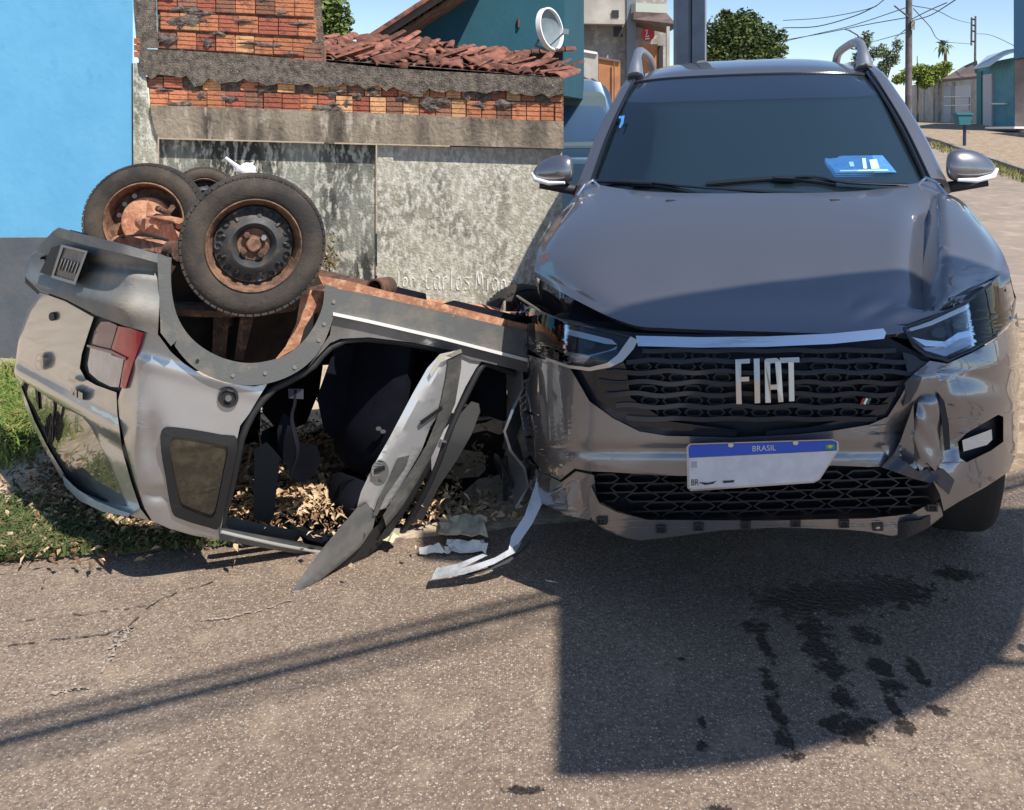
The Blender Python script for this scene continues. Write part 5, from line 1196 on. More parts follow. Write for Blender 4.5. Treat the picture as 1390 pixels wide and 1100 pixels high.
# ---- wheels ---------------------------------------------------------------------
def hub_wheel(c, ax, Ro, wdt, inner=False, name='wheel'):
    e = empty(name, c); e.parent = wc; e.location -= wc.location; ax = Vector(ax).normalized()
    t_ = MB(); h = wdt/2
    prof = [(Ro*.62, -h*.75), (Ro*.70, -h*1.0), (Ro*.80, -h*1.08), (Ro*.90, -h*1.02), (Ro*.955, -h*.86), (Ro*.965, -h*.84), (Ro*.985, -h*.66), (Ro, -h*.4), (Ro, h*.4), (Ro*.985, h*.66), (Ro*.965, h*.84), (Ro*.955, h*.86), (Ro*.90, h*1.02), (Ro*.885, h*1.03), (Ro*.87, h*1.055), (Ro*.80, h*1.08), (Ro*.70, h*1.0), (Ro*.655, h*.93), (Ro*.62, h*.75)]
    t_.lathe(prof, c, ax, 72, closed=True)
    # tread blocks
    ty = t_.build('tyre', M_TYRE, e, smooth=35)
    u = ax.cross(Vector((0, 0, 1))).normalized(); v = ax.cross(u)
    tb = MB()
    for k in range(60):
        a = 2*math.pi*k/60
        for s0, s1 in ((-.92, -.5), (-.42, 0), (.08, .45), (.52, .92)):
            d0 = u*math.cos(a)+v*math.sin(a); a2 = a+2*math.pi/60*.8; d1 = u*math.cos(a2)+v*math.sin(a2)
            ro = Ro*1.0015 if abs(s0+s1) < .8 else Ro*.984; ri = Ro*.95; sh = .03*(1 if s0 > 0 else -1)
            q = [c+d0*ri+ax*h*s0, c+d1*ri+ax*h*(s0), c+d1*ri+ax*h*s1, c+d0*ri+ax*h*s1]; p = [c+d0*ro+ax*h*s0, c+d1*ro+ax*h*s0, c+d1*ro+ax*h*s1, c+d0*ro+ax*h*s1]
            tb.hexa(q, p)
    tb.build('tread', M_TYRE, e, kind='stuff')
    sgn_ = -1 if inner else 1
    rb = MB()
    if not inner:
        rb.lathe([(Ro*.655, .95*h), (Ro*.64, h*1.0), (Ro*.615, h*.9), (Ro*.60, h*.5), (Ro*.555, h*.30), (Ro*.55, -.2*h), (Ro*.60, -h*.7), (Ro*.655, -h*.95)], c, ax, 56); rb.build('rim', M_RIMRUST, e, smooth=40)
        db = MB(); db.lathe([(Ro*.56, h*.22), (Ro*.535, h*.42), (Ro*.42, h*.55), (Ro*.36, h*.74), (Ro*.31, h*.80), (Ro*.27, h*.66), (Ro*.23, h*.40), (.001, h*.36)], c, ax, 56); d_ = db.build('wheel_disc', M_RIM, e, smooth=30)
        for k in range(18):
            a = 2*math.pi*k/18; dd_ = u*math.cos(a)+v*math.sin(a); o = MB(); o.lathe([(.0105, .004), (.011, -.006), (.001, -.005)], c+dd_*Ro*.475+ax*h*.535, (ax+dd_*.15).normalized(), 8); o.build('disc_hole', M_TRIM if k % 5 else M_HEMBL, d_)
        for k in range(9):
            a = 2*math.pi*(k+.5)/9; dd_ = u*math.cos(a)+v*math.sin(a); o = MB(); o.tube([c+dd_*Ro*.39+ax*h*.62, c+dd_*Ro*.44+ax*h*.56], .009, 6, rx=(1, .5)); o.build('disc_ridge', M_RIM, d_)
        hb = MB(); hb.lathe([(Ro*.23, h*.38), (Ro*.22, h*.44), (Ro*.12, h*.46), (Ro*.10, h*.62), (Ro*.085, h*.66), (.001, h*.66)], c, ax, 24); hb.build('hub', M_RIMRUST, e, smooth=30)
        for k in range(4):
            a = math.pi/2*k+.6; dd_ = u*math.cos(a)+v*math.sin(a); o = MB(); o.lathe([(.011, 0), (.011, .018), (.008, .022), (.001, .022)], c+dd_*Ro*.165+ax*h*.45, ax, 6); o.build('wheel_nut', M_HEMBL if k == 2 else M_RUSTD, e)
    else:
        rb.lathe([(Ro*.66, h*.95), (Ro*.64, h*1.02), (Ro*.62, h*.92), (Ro*.60, h*.3), (Ro*.56, -h*.4), (.001, -h*.5)], c, ax, 56); rb.build('rim', M_RIMRUST, e, smooth=40)
        dr = MB(); dr.lathe([(.001, h*.4), (Ro*.30, h*.4), (Ro*.40, h*.34), (Ro*.42, h*.2), (Ro*.42, -h*.4)], c, ax, 32); dr.build('brake_drum', M_RUST, e, smooth=30)
        for k in range(7):
            a = -1.9+.42*k; dd_ = u*math.cos(a)+v*math.sin(a); o = MB(); o.lathe([(.001, .002), (.010, .001), (.001, 0)], c+dd_*Ro*.50-ax*h*.38, ax, 8)
            if k in (2, 3, 4): o.build('disc_hole', mat('painted_hole_light_%d' % k, (.75, .74, .7), .6), e)  # pale opaque discs imitate daylight showing through the wheel holes
    return e
NEARC = W(344, 330, 2.80); AXN = Vector((.30, -.95, .02)).normalized()
hub_wheel(NEARC, AXN, .2215, .165)
FARC = W(200, 300, 3.62); AXF = Vector((.20, -.97, .10)).normalized()
hub_wheel(FARC, AXF, .235, .165, inner=True)
FRC = W(738, 452, 4.35)-ND*.35; hub_wheel(W(712, 450, 4.25), AXN, .22, .16)
# spare wheel lying behind
hub_wheel(W(276, 272, 3.80), Vector((.35, -.93, .05)), .145, .12, name='spare_wheel')
# axle, springs, brackets: rusty running gear between the rear wheels
mb = MB(); mb.tube([W(160, 330, 3.42), W(185, 331, 3.25), W(215, 336, 3.08), W(244, 345, 2.96)], .028, 12); mb.build('rear_silencer_pipe', M_RUST, wc, smooth=50)
mb = MB(); mb.tube([W(232, 340, 3.0), W(246, 342, 2.95)], .034, 12); mb.build('pipe_collar', M_RUSTD, wc, smooth=50)
mb = MB(); mb.hexa([W(200, 270, 3.40), W(207, 282, 3.40), W(212, 322, 3.40), W(196, 322, 3.40)], [W(200, 270, 3.44), W(207, 282, 3.44), W(212, 322, 3.44), W(196, 322, 3.44)]); mb.build('damper_bracket', M_RUST, wc)
mb = MB(); mb.tube([W(204, 292, 3.36), W(243, 300, 3.2)], .018, 8, rx=(1, .6)); mb.tube([W(206, 300, 3.38), W(243, 307, 3.22)], .012, 8); mb.build('track_arm', M_RUST, wc)
mb = MB(); mb.hexa([W(212, 306, 3.33), W(234, 304, 3.2), W(246, 330, 3.15), W(226, 328, 3.25)], [W(212, 306, 3.37), W(234, 304, 3.24), W(246, 330, 3.19), W(226, 328, 3.29)]); mb.build('axle_plate', M_RUST, wc)
mb = MB(); mb.tube([W(234, 282, 3.35), W(228, 290, 3.25), W(214, 283, 3.3)], .012, 6); mb.build('brake_pipe', M_RUSTD, wc)
mb = MB(); mb.tube([FARC+AXF*.08, (FARC+NEARC)/2-Vector((0, 0, .08)), NEARC-AXN*.08], .035, 12); mb.build('rear_axle', M_RUST, wc, smooth=50)
mb = MB(); mb.tube([NEARC-AXN*.09, W(300, 400, 2.98), W(310, 440, 3.0)], .03, 10); mb.build('damper', M_RUSTD, wc, smooth=50)
mb = MB(); sp_ = [W(285, 400, 3.05)+Vector((.035*math.cos(t_*.8), .035*math.sin(t_*.8), -.0022*t_)) for t_ in range(70)]; mb.tube(sp_, .007, 6); mb.build('coil_spring', M_RUSTD, wc, smooth=60)
mb = MB(); mb.tube([W(x_, y_, z_) for x_, y_, z_ in ((212, 352, 3.0), (226, 366, 2.98), (240, 372, 2.96), (262, 392, 2.98), (300, 398, 3.0))], .006, 6); mb.build('brake_hose', M_TRIM, wc, smooth=60)
mb = MB(); mb.tube([W(x_, y_, z_) for x_, y_, z_ in ((166, 322, 3.2), (196, 318, 3.15), (226, 326, 3.05), (252, 338, 2.98))], .0055, 6); mb.build('brake_hose', M_TRIM, wc, smooth=60)
mb = MB(); mb.hexa([W(165, 318, 3.2), W(232, 334, 2.95), W(228, 346, 2.95), W(150, 330, 3.3)], [W(165, 322, 3.6), W(232, 336, 3.3), W(228, 348, 3.3), W(150, 334, 3.7)]); mb.build('rear_valance', M_RUST, wc)
mb = MB(); mb.hexa([W(95, 312, 3.22), W(120, 318, 3.10), W(118, 326, 3.10), W(94, 320, 3.22)], [W(95, 312, 3.3), W(120, 318, 3.18), W(118, 326, 3.18), W(94, 320, 3.3)]); mb.build('tow_bracket', M_TRIM, wc)
# ---- white crumpled bag caught on the running gear --------------------------------
mb = MB(); c = W(335, 232, 3.45); rows = []
for i in range(9):
    ph_ = math.pi*i/8; rows.append([c+.72*Vector((.052*math.sin(ph_)*math.cos(2*math.pi*j/14)*(1+.25*math.sin(j*2.1+i)), .04*math.sin(ph_)*math.sin(2*math.pi*j/14), .035*math.cos(ph_)*(1+.3*math.sin(j+i*1.7)))) for j in range(14)])
mb.grid(rows, 0, True)
mb.tube([W(306, 214, 3.42), W(316, 222, 3.43), W(326, 230, 3.45)], [.006, .008, .012], 6); mb.tube([W(344, 222, 3.45), W(330, 226, 3.44), W(322, 233, 3.45)], [.005, .009, .012], 6)
mb.tube([c, W(330, 262, 3.5), W(320, 300, 3.5)], .006, 5)
mb.build('plastic_bag', mat('white_bag', (.82, .84, .86), .45), label='small white plastic scrap sticking up behind the nearest upturned wheel', cat='plastic bag', smooth=40, loc=c)
# ---- litter and papers by the roof ----------------------------------------------
M_PAPER = mat('crumpled_paper', (.62, .56, .40), .8, var=(.45, .40, .28), vscale=30); M_PAPW = mat('white_paper', (.75, .75, .70), .8)
def scrap(px, py, w_, h_, seed, m, lab, z=.03):
    rnd = random.Random(seed); mb = MB(); c = GP(px, py, z); rows = []
    for i in range(6): rows.append([c+Vector((w_*(j/6-.5)+rnd.uniform(-.01, .01), h_*(i/5-.5)+rnd.uniform(-.01, .01), rnd.uniform(0, .035)*(1 if 0 < i < 5 else .3))) for j in range(7)])
    sheet(rows, .003, mb); return mb.build('crumpled_paper', m, label=lab, cat='paper', smooth=20, loc=c)
scrap(630, 715, .16, .14, 1, M_PAPER, 'longer yellowish crumpled paper lying inside the front door opening', .04)
scrap(634, 745, .13, .07, 2, M_PAPW, 'small white crumpled paper on the road in front of the roof edge', .004)
scrap(592, 751, .10, .03, 3, M_PAPW, 'thin white paper strip on the road left of the crumpled white paper', .004)
scrap(526, 730, .07, .07, 5, M_PAPER, 'cream crumpled lump of paper just right of the rear door', .04)
# ------------------------------------------------------------------ verge: dirt, leaf litter, grass behind the car
mb = MB(); xs2 = [-6+.35*k for k in range(20)]+[.72]
rows = []
for f in range(9):
    r = []
    for x in xs2:
        y0 = road_edge(min(x, 1))+.03*math.sin(x*5)-.03; y1 = WP0.y+(x-WP0.x)*WD.y/WD.x+.1; y = y0+(y1-y0)*f/8
        z = .0+.02*(1 if f else 0)+.010*math.sin(x*7+f*2.1)*(1 if f else 0)+(-.006 if f == 0 else 0)
        r.append(Vector((x, y, z)))
    rows.append(r)
mb.grid(rows); mb.build('verge', mat('pale_sandy_soil', (.50, .40, .29), .95, var=(.33, .25, .17), vscale=4, vamt=(.42, .62), bump=.7, bscale=50, var2=(.56, .47, .36), v2scale=25), kind='structure', recalc=True, smooth=60)
# loose paving slab edge
rl = random.Random(21)
def scatter_leaves(name, spots, m, label, size=(.009, .022), up=.6, ind=False):
    mb = MB()
    for (cx, cy, sx, sy, n, h) in spots:
        for _ in range(n):
            px, py = rl.gauss(cx, sx), rl.gauss(cy, sy)
            if py < 500 or py > 790 or px < -60: continue
            p = GP(px, py, rl.uniform(.02, .02+h)); 
            if p.y < road_edge(min(p.x, 1))-.02 and rl.random() < .9: continue
            if p.y > 5.15: continue
            s = rl.uniform(*size); a = rl.uniform(0, 6.28); t = rl.gauss(0, up); d = Vector((math.cos(a), math.sin(a), math.sin(t)*.8))*s
            q = Vector((-math.sin(a), math.cos(a), rl.gauss(0, up)))*s*.42; c_ = Vector((0, 0, rl.uniform(.002, .008)))
            mb.add([p-d, p-q+c_, p+d, p+q+c_], [(0, 1, 2), (0, 2, 3)])
    return mb.build(name, m, label=label, kind='stuff', recalc=False)
M_LEAF2 = mat('pale_dead_leaf', (.62, .47, .30), .8, var=(.40, .26, .14), vscale=25, obrand=0)
M_LEAF3 = mat('brown_dead_leaf', (.24, .14, .075), .85, var=(.10, .06, .035), vscale=25)
scatter_leaves('leaf_litter', [(110, 660, 40, 22, 500, .03), (200, 690, 60, 16, 1500, .03), (440, 650, 70, 34, 5200, .10), (350, 660, 40, 30, 2000, .10), (600, 690, 60, 12, 500, .02), (120, 730, 90, 18, 900, .02)], M_LEAF2, 'pale dry leaves heaped on the verge beside and behind the overturned car')
scatter_leaves('leaf_litter_dark', [(95, 650, 22, 20, 420, .05), (200, 700, 70, 16, 700, .03), (430, 640, 80, 36, 3600, .08), (100, 740, 90, 16, 900, .02), (250, 650, 160, 40, 1000, .02)], M_LEAF3, 'brown dead leaves mixed into the litter on the verge')
def blades(name, spots, m, label, hgt=(.03, .09)):
    mb = MB()
    for (cx, cy, sx, sy, n) in spots:
        for _ in range(n):
            px, py = rl.gauss(cx, sx), rl.gauss(cy, sy)
            if py < 508 or py > 800: continue
            p = GP(px, py, .01)
            if p.y < road_edge(min(p.x, 1))-.04 or p.y > 5.25: continue
            h = rl.uniform(*hgt); a = rl.uniform(0, 6.28); w_ = Vector((math.cos(a), math.sin(a), 0))*rl.uniform(.0025, .007); l = Vector((rl.gauss(0, .45), rl.gauss(0, .45), 1))*h
            mb.add([p-w_, p+w_, p+w_*.8+l*.6, p-w_*.8+l*.6, p+l+Vector((l.x*.4, l.y*.4, -.2*h))], [(0, 1, 2, 3), (3, 2, 4)])
    return mb.build(name, m, label=label, kind='stuff', recalc=False)
blades('grass', [(30, 560, 26, 24, 5200), (40, 520, 30, 14, 2500), (5, 590, 20, 10, 1200), (-30, 600, 30, 20, 1500)], mat('bright_grass', (.12, .19, .04), .75, var=(.26, .27, .08), vscale=12, spec=.3), 'bright green grass tuft at the foot of the grey dado', (.04, .13))
blades('weeds', [(60, 725, 60, 22, 5200), (170, 738, 70, 16, 2600), (10, 740, 30, 20, 1500), (230, 720, 30, 10, 500), (350, 690, 26, 8, 500), (330, 700, 20, 8, 300)], mat('dull_weeds', (.075, .11, .035), .75, var=(.14, .15, .06), vscale=14, spec=.3), 'low dull green weeds along the shaded edge of the road', (.02, .06))
# dry twigs behind the windows
M_TWIG = mat('dry_twig', (.50, .36, .16), .85, var=(.35, .24, .12), vscale=20)
mb = MB()
for _ in range(46):
    px, py = rl.uniform(318, 500), rl.uniform(590, 690); p = GP(px, py, .03); 
    if p.y > 5.1: continue
    a = rl.uniform(0, 3.14); l = rl.uniform(.06, .26); d = Vector((math.cos(a)*l, math.sin(a)*l*.4, rl.uniform(-.02, .22)*1)); mb.tube([p, p+d*.5+Vector((0, 0, .01)), p+d], [.005, .004, .002], 5)
mb.build('dry_twigs', M_TWIG, label='tangle of dry yellow twigs behind the overturned car', kind='stuff')
# tree crown above the brick wall
def crown(name, parent, blobs, n, s, m, seed):
    r = random.Random(seed); mb = MB()
    for _ in range(n):
        c, rad, sq = r.choices(blobs, [b[1]**2 for b in blobs])[0]
        v = Vector((r.gauss(0, 1), r.gauss(0, 1), r.gauss(0, 1))).normalized()*rad*(r.random()**.35)*r.uniform(.75, 1.08); v.z *= sq
        p = Vector(c)+v; a = Vector((r.gauss(0, 1), r.gauss(0, 1), r.gauss(0, .6))).normalized(); b = a.cross(Vector((r.gauss(0, 1), r.gauss(0, 1), r.gauss(0, 1)))).normalized(); ss = s*r.uniform(.6, 1.3)
        mb.add([p-a*ss, p+b*ss*.45, p+a*ss, p-b*ss*.45], [(0, 1, 2, 3)])
    return mb.build(name, m, parent, recalc=False)
M_LF1 = mat('tree_leaf', (.085, .13, .03), .6, var=(.16, .20, .05), vscale=3, spec=.3); M_BARK = mat('bark', (.14, .10, .07), .95, bump=.5)
t1 = empty('yard_tree', Vector((W(452, 30, 9).x, 9, 0)), 'leafy green shrub top showing above the brick wall', 'tree')
crown('crown', t1, [(W(440, 35, 9), .30, 1), (W(452, 22, 9.1), .22, 1), (W(462, 52, 9), .16, 1), (W(430, 10, 9), .32, 1)], 2600, .035, M_LF1, 3)
mb = MB(); mb.tube([Vector((W(445, 30, 9).x, 9, 0)), W(448, 120, 9), W(446, 50, 9)], [.06, .05, .02], 8); mb.build('trunk', M_BARK, t1)
# ================================================================== street beyond the pickup
def B(px, Y, z=None): return Vector(((px-CX)/FPX*Y, Y, rise(Y) if z is None else z))
def quad_wall(name, pxa, Ya, pxb, Yb, ytopa, ytopb, m, parent, th=.25, ybota=None, ybotb=None, dz=0.0):
    a0 = B(pxa, Ya) if ybota is None else W(pxa, ybota, Ya); b0 = B(pxb, Yb) if ybotb is None else W(pxb, ybotb, Yb)
    if ybota is None: a0.z -= .1
    if ybotb is None: b0.z -= .1
    a1, b1 = W(pxa, ytopa, Ya), W(pxb, ytopb, Yb)
    d = (b0-a0); d.z = 0; d.normalize(); n = Vector((-d.y, d.x, 0)); n = n if n.x*a0.x+n.y*a0.y > 0 else -n
    mb = MB(); mb.hexa([a0, b0, b1, a1], [p+n*th for p in (a0, b0, b1, a1)]); return mb.build(name, m, parent)
M_GRW = mat('grey_render', (.34, .33, .31), .95, var=(.22, .20, .18), vscale=1.3, var2=(.42, .40, .37), v2scale=6)
M_CRW = mat('cream_render', (.48, .45, .40), .95, var=(.36, .33, .29), vscale=1.5)
M_ORG = mat('orange_paint', (.46, .20, .08), .9, var=(.35, .15, .07), vscale=3)
M_BRN = mat('brown_slab', (.17, .12, .11), .95, var=(.10, .07, .065), vscale=3)
M_PIL = mat('blue_grey_pilaster', (.20, .23, .27), .9, var=(.16, .18, .21), vscale=2)
M_REDS = mat('red_sign', (.42, .03, .04), .5); M_WHT = mat('white_paint', (.78, .78, .75), .7)
M_DKW = mat('dark_opening', (.03, .03, .035), .8)
rb = empty('derelict_house', B(830, 20), 'weathered grey two-storey house with a round red sign beyond the pickup', 'house')
quad_wall('wall', 770, 20, 906, 20.6, -60, -60, M_GRW, rb, 5)
quad_wall('pilaster', 769, 19.7, 786, 19.7, -60, -60, M_PIL, rb, .25)
quad_wall('pilaster', 851, 19.8, 863, 19.8, -60, -60, M_PIL, rb, .25)
quad_wall('ledge', 786, 19.6, 848, 19.6, 26, 27, M_CRW, rb, .35, 32, 33)
quad_wall('upper_render', 786, 19.85, 851, 19.85, -60, -60, M_CRW, rb, .1, 26, 27)
quad_wall('parapet', 863, 19.6, 906, 19.9, 4, 6, mat('mossy_white', (.40, .44, .38), .9), rb, .3, 18, 20)
mb = MB(); q = [W(860, 26, 19.4), W(918, 38, 18.6), W(918, 33, 18.6), W(905, 18, 19.4), W(860, 16, 19.4)]; mb.hexa(q, [p+Vector((0, 1.2, 0)) for p in q]); mb.build('porch_slab', M_BRN, rb)
quad_wall('orange_panel', 869, 19.75, 893, 19.75, 60, 60, M_ORG, rb, .1)
quad_wall('doorway', 894, 19.7, 900, 19.7, 62, 62, M_DKW, rb, .1)
quad_wall('window_opening', 831, 19.8, 840, 19.8, 14, 14, M_DKW, rb, .06, 24, 24)
quad_wall('window_opening', 833, 19.8, 845, 19.8, 36, 36, M_DKW, rb, .06, 50, 50)
quad_wall('porch_post', 905, 18.6, 909, 18.6, 36, 36, M_CRW, rb, .1)
sg_ = empty('round_sign', W(879, 47, 19.55), 'round red sign with a pale mark on the derelict house front', 'sign')
mb = MB(); mb.lathe([(.001, .0), (.15, .0), (.15, .04), (.001, .04)], W(879, 47, 19.55), Vector((0, -1, 0)), 28); mb.build('sign_disc', M_REDS, sg_)
for pts in ([(876, 42), (879, 41), (878, 46), (876, 50), (881, 49)],):
    mb = MB(); mb.tube([W(x, y, 19.49) for x, y in pts], .014, 5); mb.build('sign_mark', M_WHT, sg_)
mb = MB(); mb.tube([W(876, 53, 19.49), W(882, 52.5, 19.49)], .012, 5); mb.build('sign_mark', M_WHT, sg_)
gw = empty('cream_garden_wall', B(800, 16), 'low cream wall with a whitewashed top left of the orange gate', 'wall')
quad_wall('wall', 786, 16, 812, 16, 70, 74, M_CRW, gw, .2); quad_wall('white_coping', 787, 15.95, 811, 15.95, 66.5, 71, M_WHT, gw, .3, 70, 74)
og = empty('orange_gate', B(826, 16), 'flat orange brown gate panel beside the low cream wall', 'gate')
quad_wall('gate_panel', 812.5, 16.05, 842, 16.1, 79, 84, M_ORG, og, .08); quad_wall('gate_rail', 812.5, 16.0, 842, 16.05, 77, 82, M_BRN, og, .04, 80, 85); quad_wall('gate_seam', 833, 16.0, 834.5, 16.0, 84, 84, M_BRN, og, .03)
# dark double pylon
py_ = empty('dark_pylon', B(938, 9), 'tall dark navy double pylon rising behind the pickup roof', 'pylon')
M_NAVY = mat('navy_steel', (.018, .032, .06), .5, var=(.025, .045, .08), vscale=5); M_STEEL = mat('steel_strip', (.25, .29, .35), .5)
for a, b, m_, yy, nm in ((918, 934.5, M_NAVY, 9.0, 'column'), (934.5, 939.5, M_STEEL, 9.04, 'joint_strip'), (939.5, 956, M_NAVY, 8.98, 'column'), (957, 959, M_STEEL, 9.1, 'conduit')):
    mb = MB(); x0, x1 = (a-CX)/FPX*yy, (b-CX)/FPX*yy; mb.box((x0, yy, -.05), (x1, yy+.16, 4.4)); mb.build(nm, m_, py_)
# big round tree and slim trees
def tree(label, px, Y, blobs, n, s, m, seed, tr=.12, group=None, name='street_tree'):
    e = empty(name, B(px, Y), label, 'tree', group)
    crown('crown', e, [(W(a, b, Y+dy), rad/FPX*Y, sq) for a, b, dy, rad, sq in blobs], n, s, m, seed)
    top = min(b[1] for b in blobs); mb = MB(); mb.tube([B(px, Y)-Vector((0, 0, .2)), W(px+1, 140, Y), W(px, (top+60)/2, Y)], [tr, tr*.8, tr*.3], 8)
    for a, b, dy, rad, sq in blobs[:4]: mb.tube([W(px+1, 110, Y), W((px+a)/2, (110+b)/2, Y+dy*.5), W(a, b, Y+dy)], [tr*.5, tr*.35, tr*.12], 6)
    mb.build('trunk', M_BARK, e); return e
M_LF2 = mat('round_tree_leaf', (.055, .085, .025), .6, var=(.12, .15, .045), vscale=1.2, vamt=(.42, .6), spec=.3)
M_LF3 = mat('feathery_leaf', (.10, .13, .06), .6, var=(.16, .19, .09), vscale=2, spec=.3)
M_LF4 = mat('lime_leaf', (.16, .22, .035), .6, var=(.24, .30, .06), vscale=2, spec=.3)
tree('large dense round tree standing behind the dark pylon', 1005, 32, [(1000, 48, 0, 36, .9), (1035, 55, .5, 30, .9), (975, 45, 0, 24, 1), (1012, 30, 0, 24, .8), (1050, 70, 0, 20, .9), (965, 70, 0, 20, 1), (990, 80, 0, 34, .8), (1030, 85, 0, 32, .8), (1062, 48, 0, 9, 1), (985, 22, 0, 11, .9), (958, 52, 0, 9, 1.2)], 10500, .085, M_LF2, 5, .2)
tree('thin feathery tree right of the pickup roof rail', 1178, 50, [(1170, 60, 0, 14, .8), (1178, 50, 0, 8, 1.2), (1188, 72, 0, 10, 1), (1168, 78, 0, 12, .8)], 1100, .10, M_LF3, 6, .07)
tree('sparse pale tree between the feathery tree and the thick pole', 1203, 52, [(1198, 70, 0, 9, 1.3), (1210, 80, 0, 12, 1), (1218, 62, 0, 8, 1.4), (1199, 92, 0, 10, 1)], 1100, .10, M_LF3, 7, .06)
tree('bright lime green bush behind the thick pole', 1245, 44, [(1232, 103, 0, 12, .9), (1250, 98, 0, 17, .7), (1268, 100, 1, 18, .8), (1282, 92, 1, 12, .9), (1220, 108, 0, 10, .8), (1256, 112, 0, 14, .6)], 4200, .085, M_LF4, 8, .06, name='bush')
# palm
pe = empty('palm_tree', B(1285, 55), 'small palm tree rising above the grey compound walls', 'palm tree')
mb = MB(); mb.tube([B(1285, 55), W(1284, 95, 55), W(1283, 66, 55)], [.12, .11, .09], 8); mb.build('trunk', M_BARK, pe)
rp = random.Random(3)
mb = MB()
for k in range(30):
    a = rp.uniform(0, 6.28); el = rp.uniform(-1.1, 1.2); L_ = rp.uniform(.5, .75); c = W(1280, 62, 55); d = Vector((math.cos(a)*math.cos(el), math.sin(a)*math.cos(el), math.sin(el)))
    p1 = c+d*L_*.6; p2 = c+d*L_+Vector((0, 0, -.25)); s_ = d.cross(Vector((0, 0, 1))).normalized()*.09
    mb.add([c-s_*.3, c+s_*.3, p1+s_, p1-s_, p2], [(0, 1, 2, 3), (3, 2, 4)])
mb.build('frond', mat('palm_leaf', (.07, .10, .03), .6, var=(.12, .15, .05), vscale=4), pe, kind='stuff', recalc=False)
# poles
M_POLE = mat('pole_concrete', (.16, .14, .14), .9, var=(.10, .09, .09), vscale=6)
def pole(label, px, Y, wpx, ytop, extra=None):
    e = empty('utility_pole', B(px, Y), label, 'utility pole'); r_ = wpx/2/FPX*Y
    mb = MB(); mb.tube([B(px, Y)-Vector((0, 0, .3)), W(px+.5, 90, Y), W(px+1.2, ytop, Y)], [r_*1.08, r_, r_*.82], 14); mb.build('shaft', M_POLE, e, smooth=60); return e
p1 = pole('thick dark utility pole with a meter box above the mirror', 1233, 22, 9, -160)
mb = MB(); mb.hexa([W(1237, 27, 21.7), W(1242, 27, 21.7), W(1242, 41, 21.7), W(1237, 41, 21.7)], [W(1237, 27, 22), W(1242, 27, 22), W(1242, 41, 22), W(1237, 41, 22)]); mb.build('meter_box', M_GRW, p1)
mb = MB(); mb.tube([W(1214, 8, 21.8), W(1234, 24, 21.9)], .02, 6); mb.tube([W(1232, 38, 21.9), W(1215, 52, 21.8)], .012, 6); mb.build('stay_bar', M_POLE, p1)
p2 = pole('distant thin utility pole behind the grey walls', 1323, 48, 3, 22)
for k, y in enumerate((26, 34, 42, 56)):
    mb = MB(); mb.tube([W(1318, y, 48), W(1324, y+1, 48)], .05, 6); mb.build('insulator', M_DKW, p2)
mb = MB(); mb.tube([W(1319, 24, 48), W(1318.5, 62, 48)], .05, 6); mb.build('bracket', M_POLE, p2)
sl_ = empty('street_lamp', B(1172, 40), 'slim street lamp with a bent arm right of the roof rail', 'street lamp')
mb = MB(); mb.tube([B(1172, 40), W(1171, 60, 40), W(1164, 48, 40), W(1152, 41, 40)], [.07, .04, .035, .035], 8); mb.build('shaft', M_POLE, sl_)
mb = MB(); mb.tube([W(1154, 41.5, 40), W(1147, 40, 40)], [.07, .05], 8, rx=(1.3, .6)); mb.build('lamp_head', M_STEEL, sl_)
# overhead wires in the sky
M_WIRE = mat('wire_black', (.05, .055, .065), .7)
wi = [[(1063, 38, 30), (1110, 36, 27), (1160, 22, 25), (1190, 8, 24)], [(1063, 55, 30), (1120, 45, 26), (1180, 33, 24), (1232, 24, 22)], [(1040, 62, 34), (1110, 46, 28), (1160, 34, 25), (1232, 10, 22)],
      [(1238, 26, 22), (1262, 14, 20), (1285, 4, 18)], [(1240, 28, 22), (1265, 20, 20), (1300, -2, 17)], [(1239, 8, 22), (1270, 14, 26), (1295, 26, 36), (1318, 32, 47)], [(1240, 12, 22), (1262, 36, 26), (1276, 55, 34), (1318, 60, 47)],
      [(1326, 46, 48), (1345, 48, 40), (1372, 60, 34), (1400, 76, 28)], [(1063, 28, 30), (1120, 24, 28), (1180, 12, 24), (1200, 0, 22)], [(1140, 66, 40), (1180, 58, 34), (1232, 44, 22)]]
WL = ['thickest sagging wire running from the round tree up to the top edge', 'lowest wire reaching the thick pole below its meter box', 'long wire rising from the tree to the top of the thick pole',
      'wire leaving the thick pole steeply up to the right', 'second wire leaving the thick pole up to the right, just below the steep one', 'upper wire sagging from the thick pole to the distant thin pole',
      'lower wire drooping past the palm to the distant thin pole', 'wire from the distant thin pole down to the turquoise house', 'highest thin wire left of the thick pole', 'short wire from the street lamp to the thick pole']
for i, p in enumerate(wi):
    mb = MB(); mb.tube([W(p_.x, p_.y, p_.z) for p_ in spl([Vector(q) for q in p], 16)], .012 if i else .016, 5)
    tag(mb.build('overhead_wire', M_WIRE, recalc=True), WL[i], 'wire', 'overhead wires in the sky')
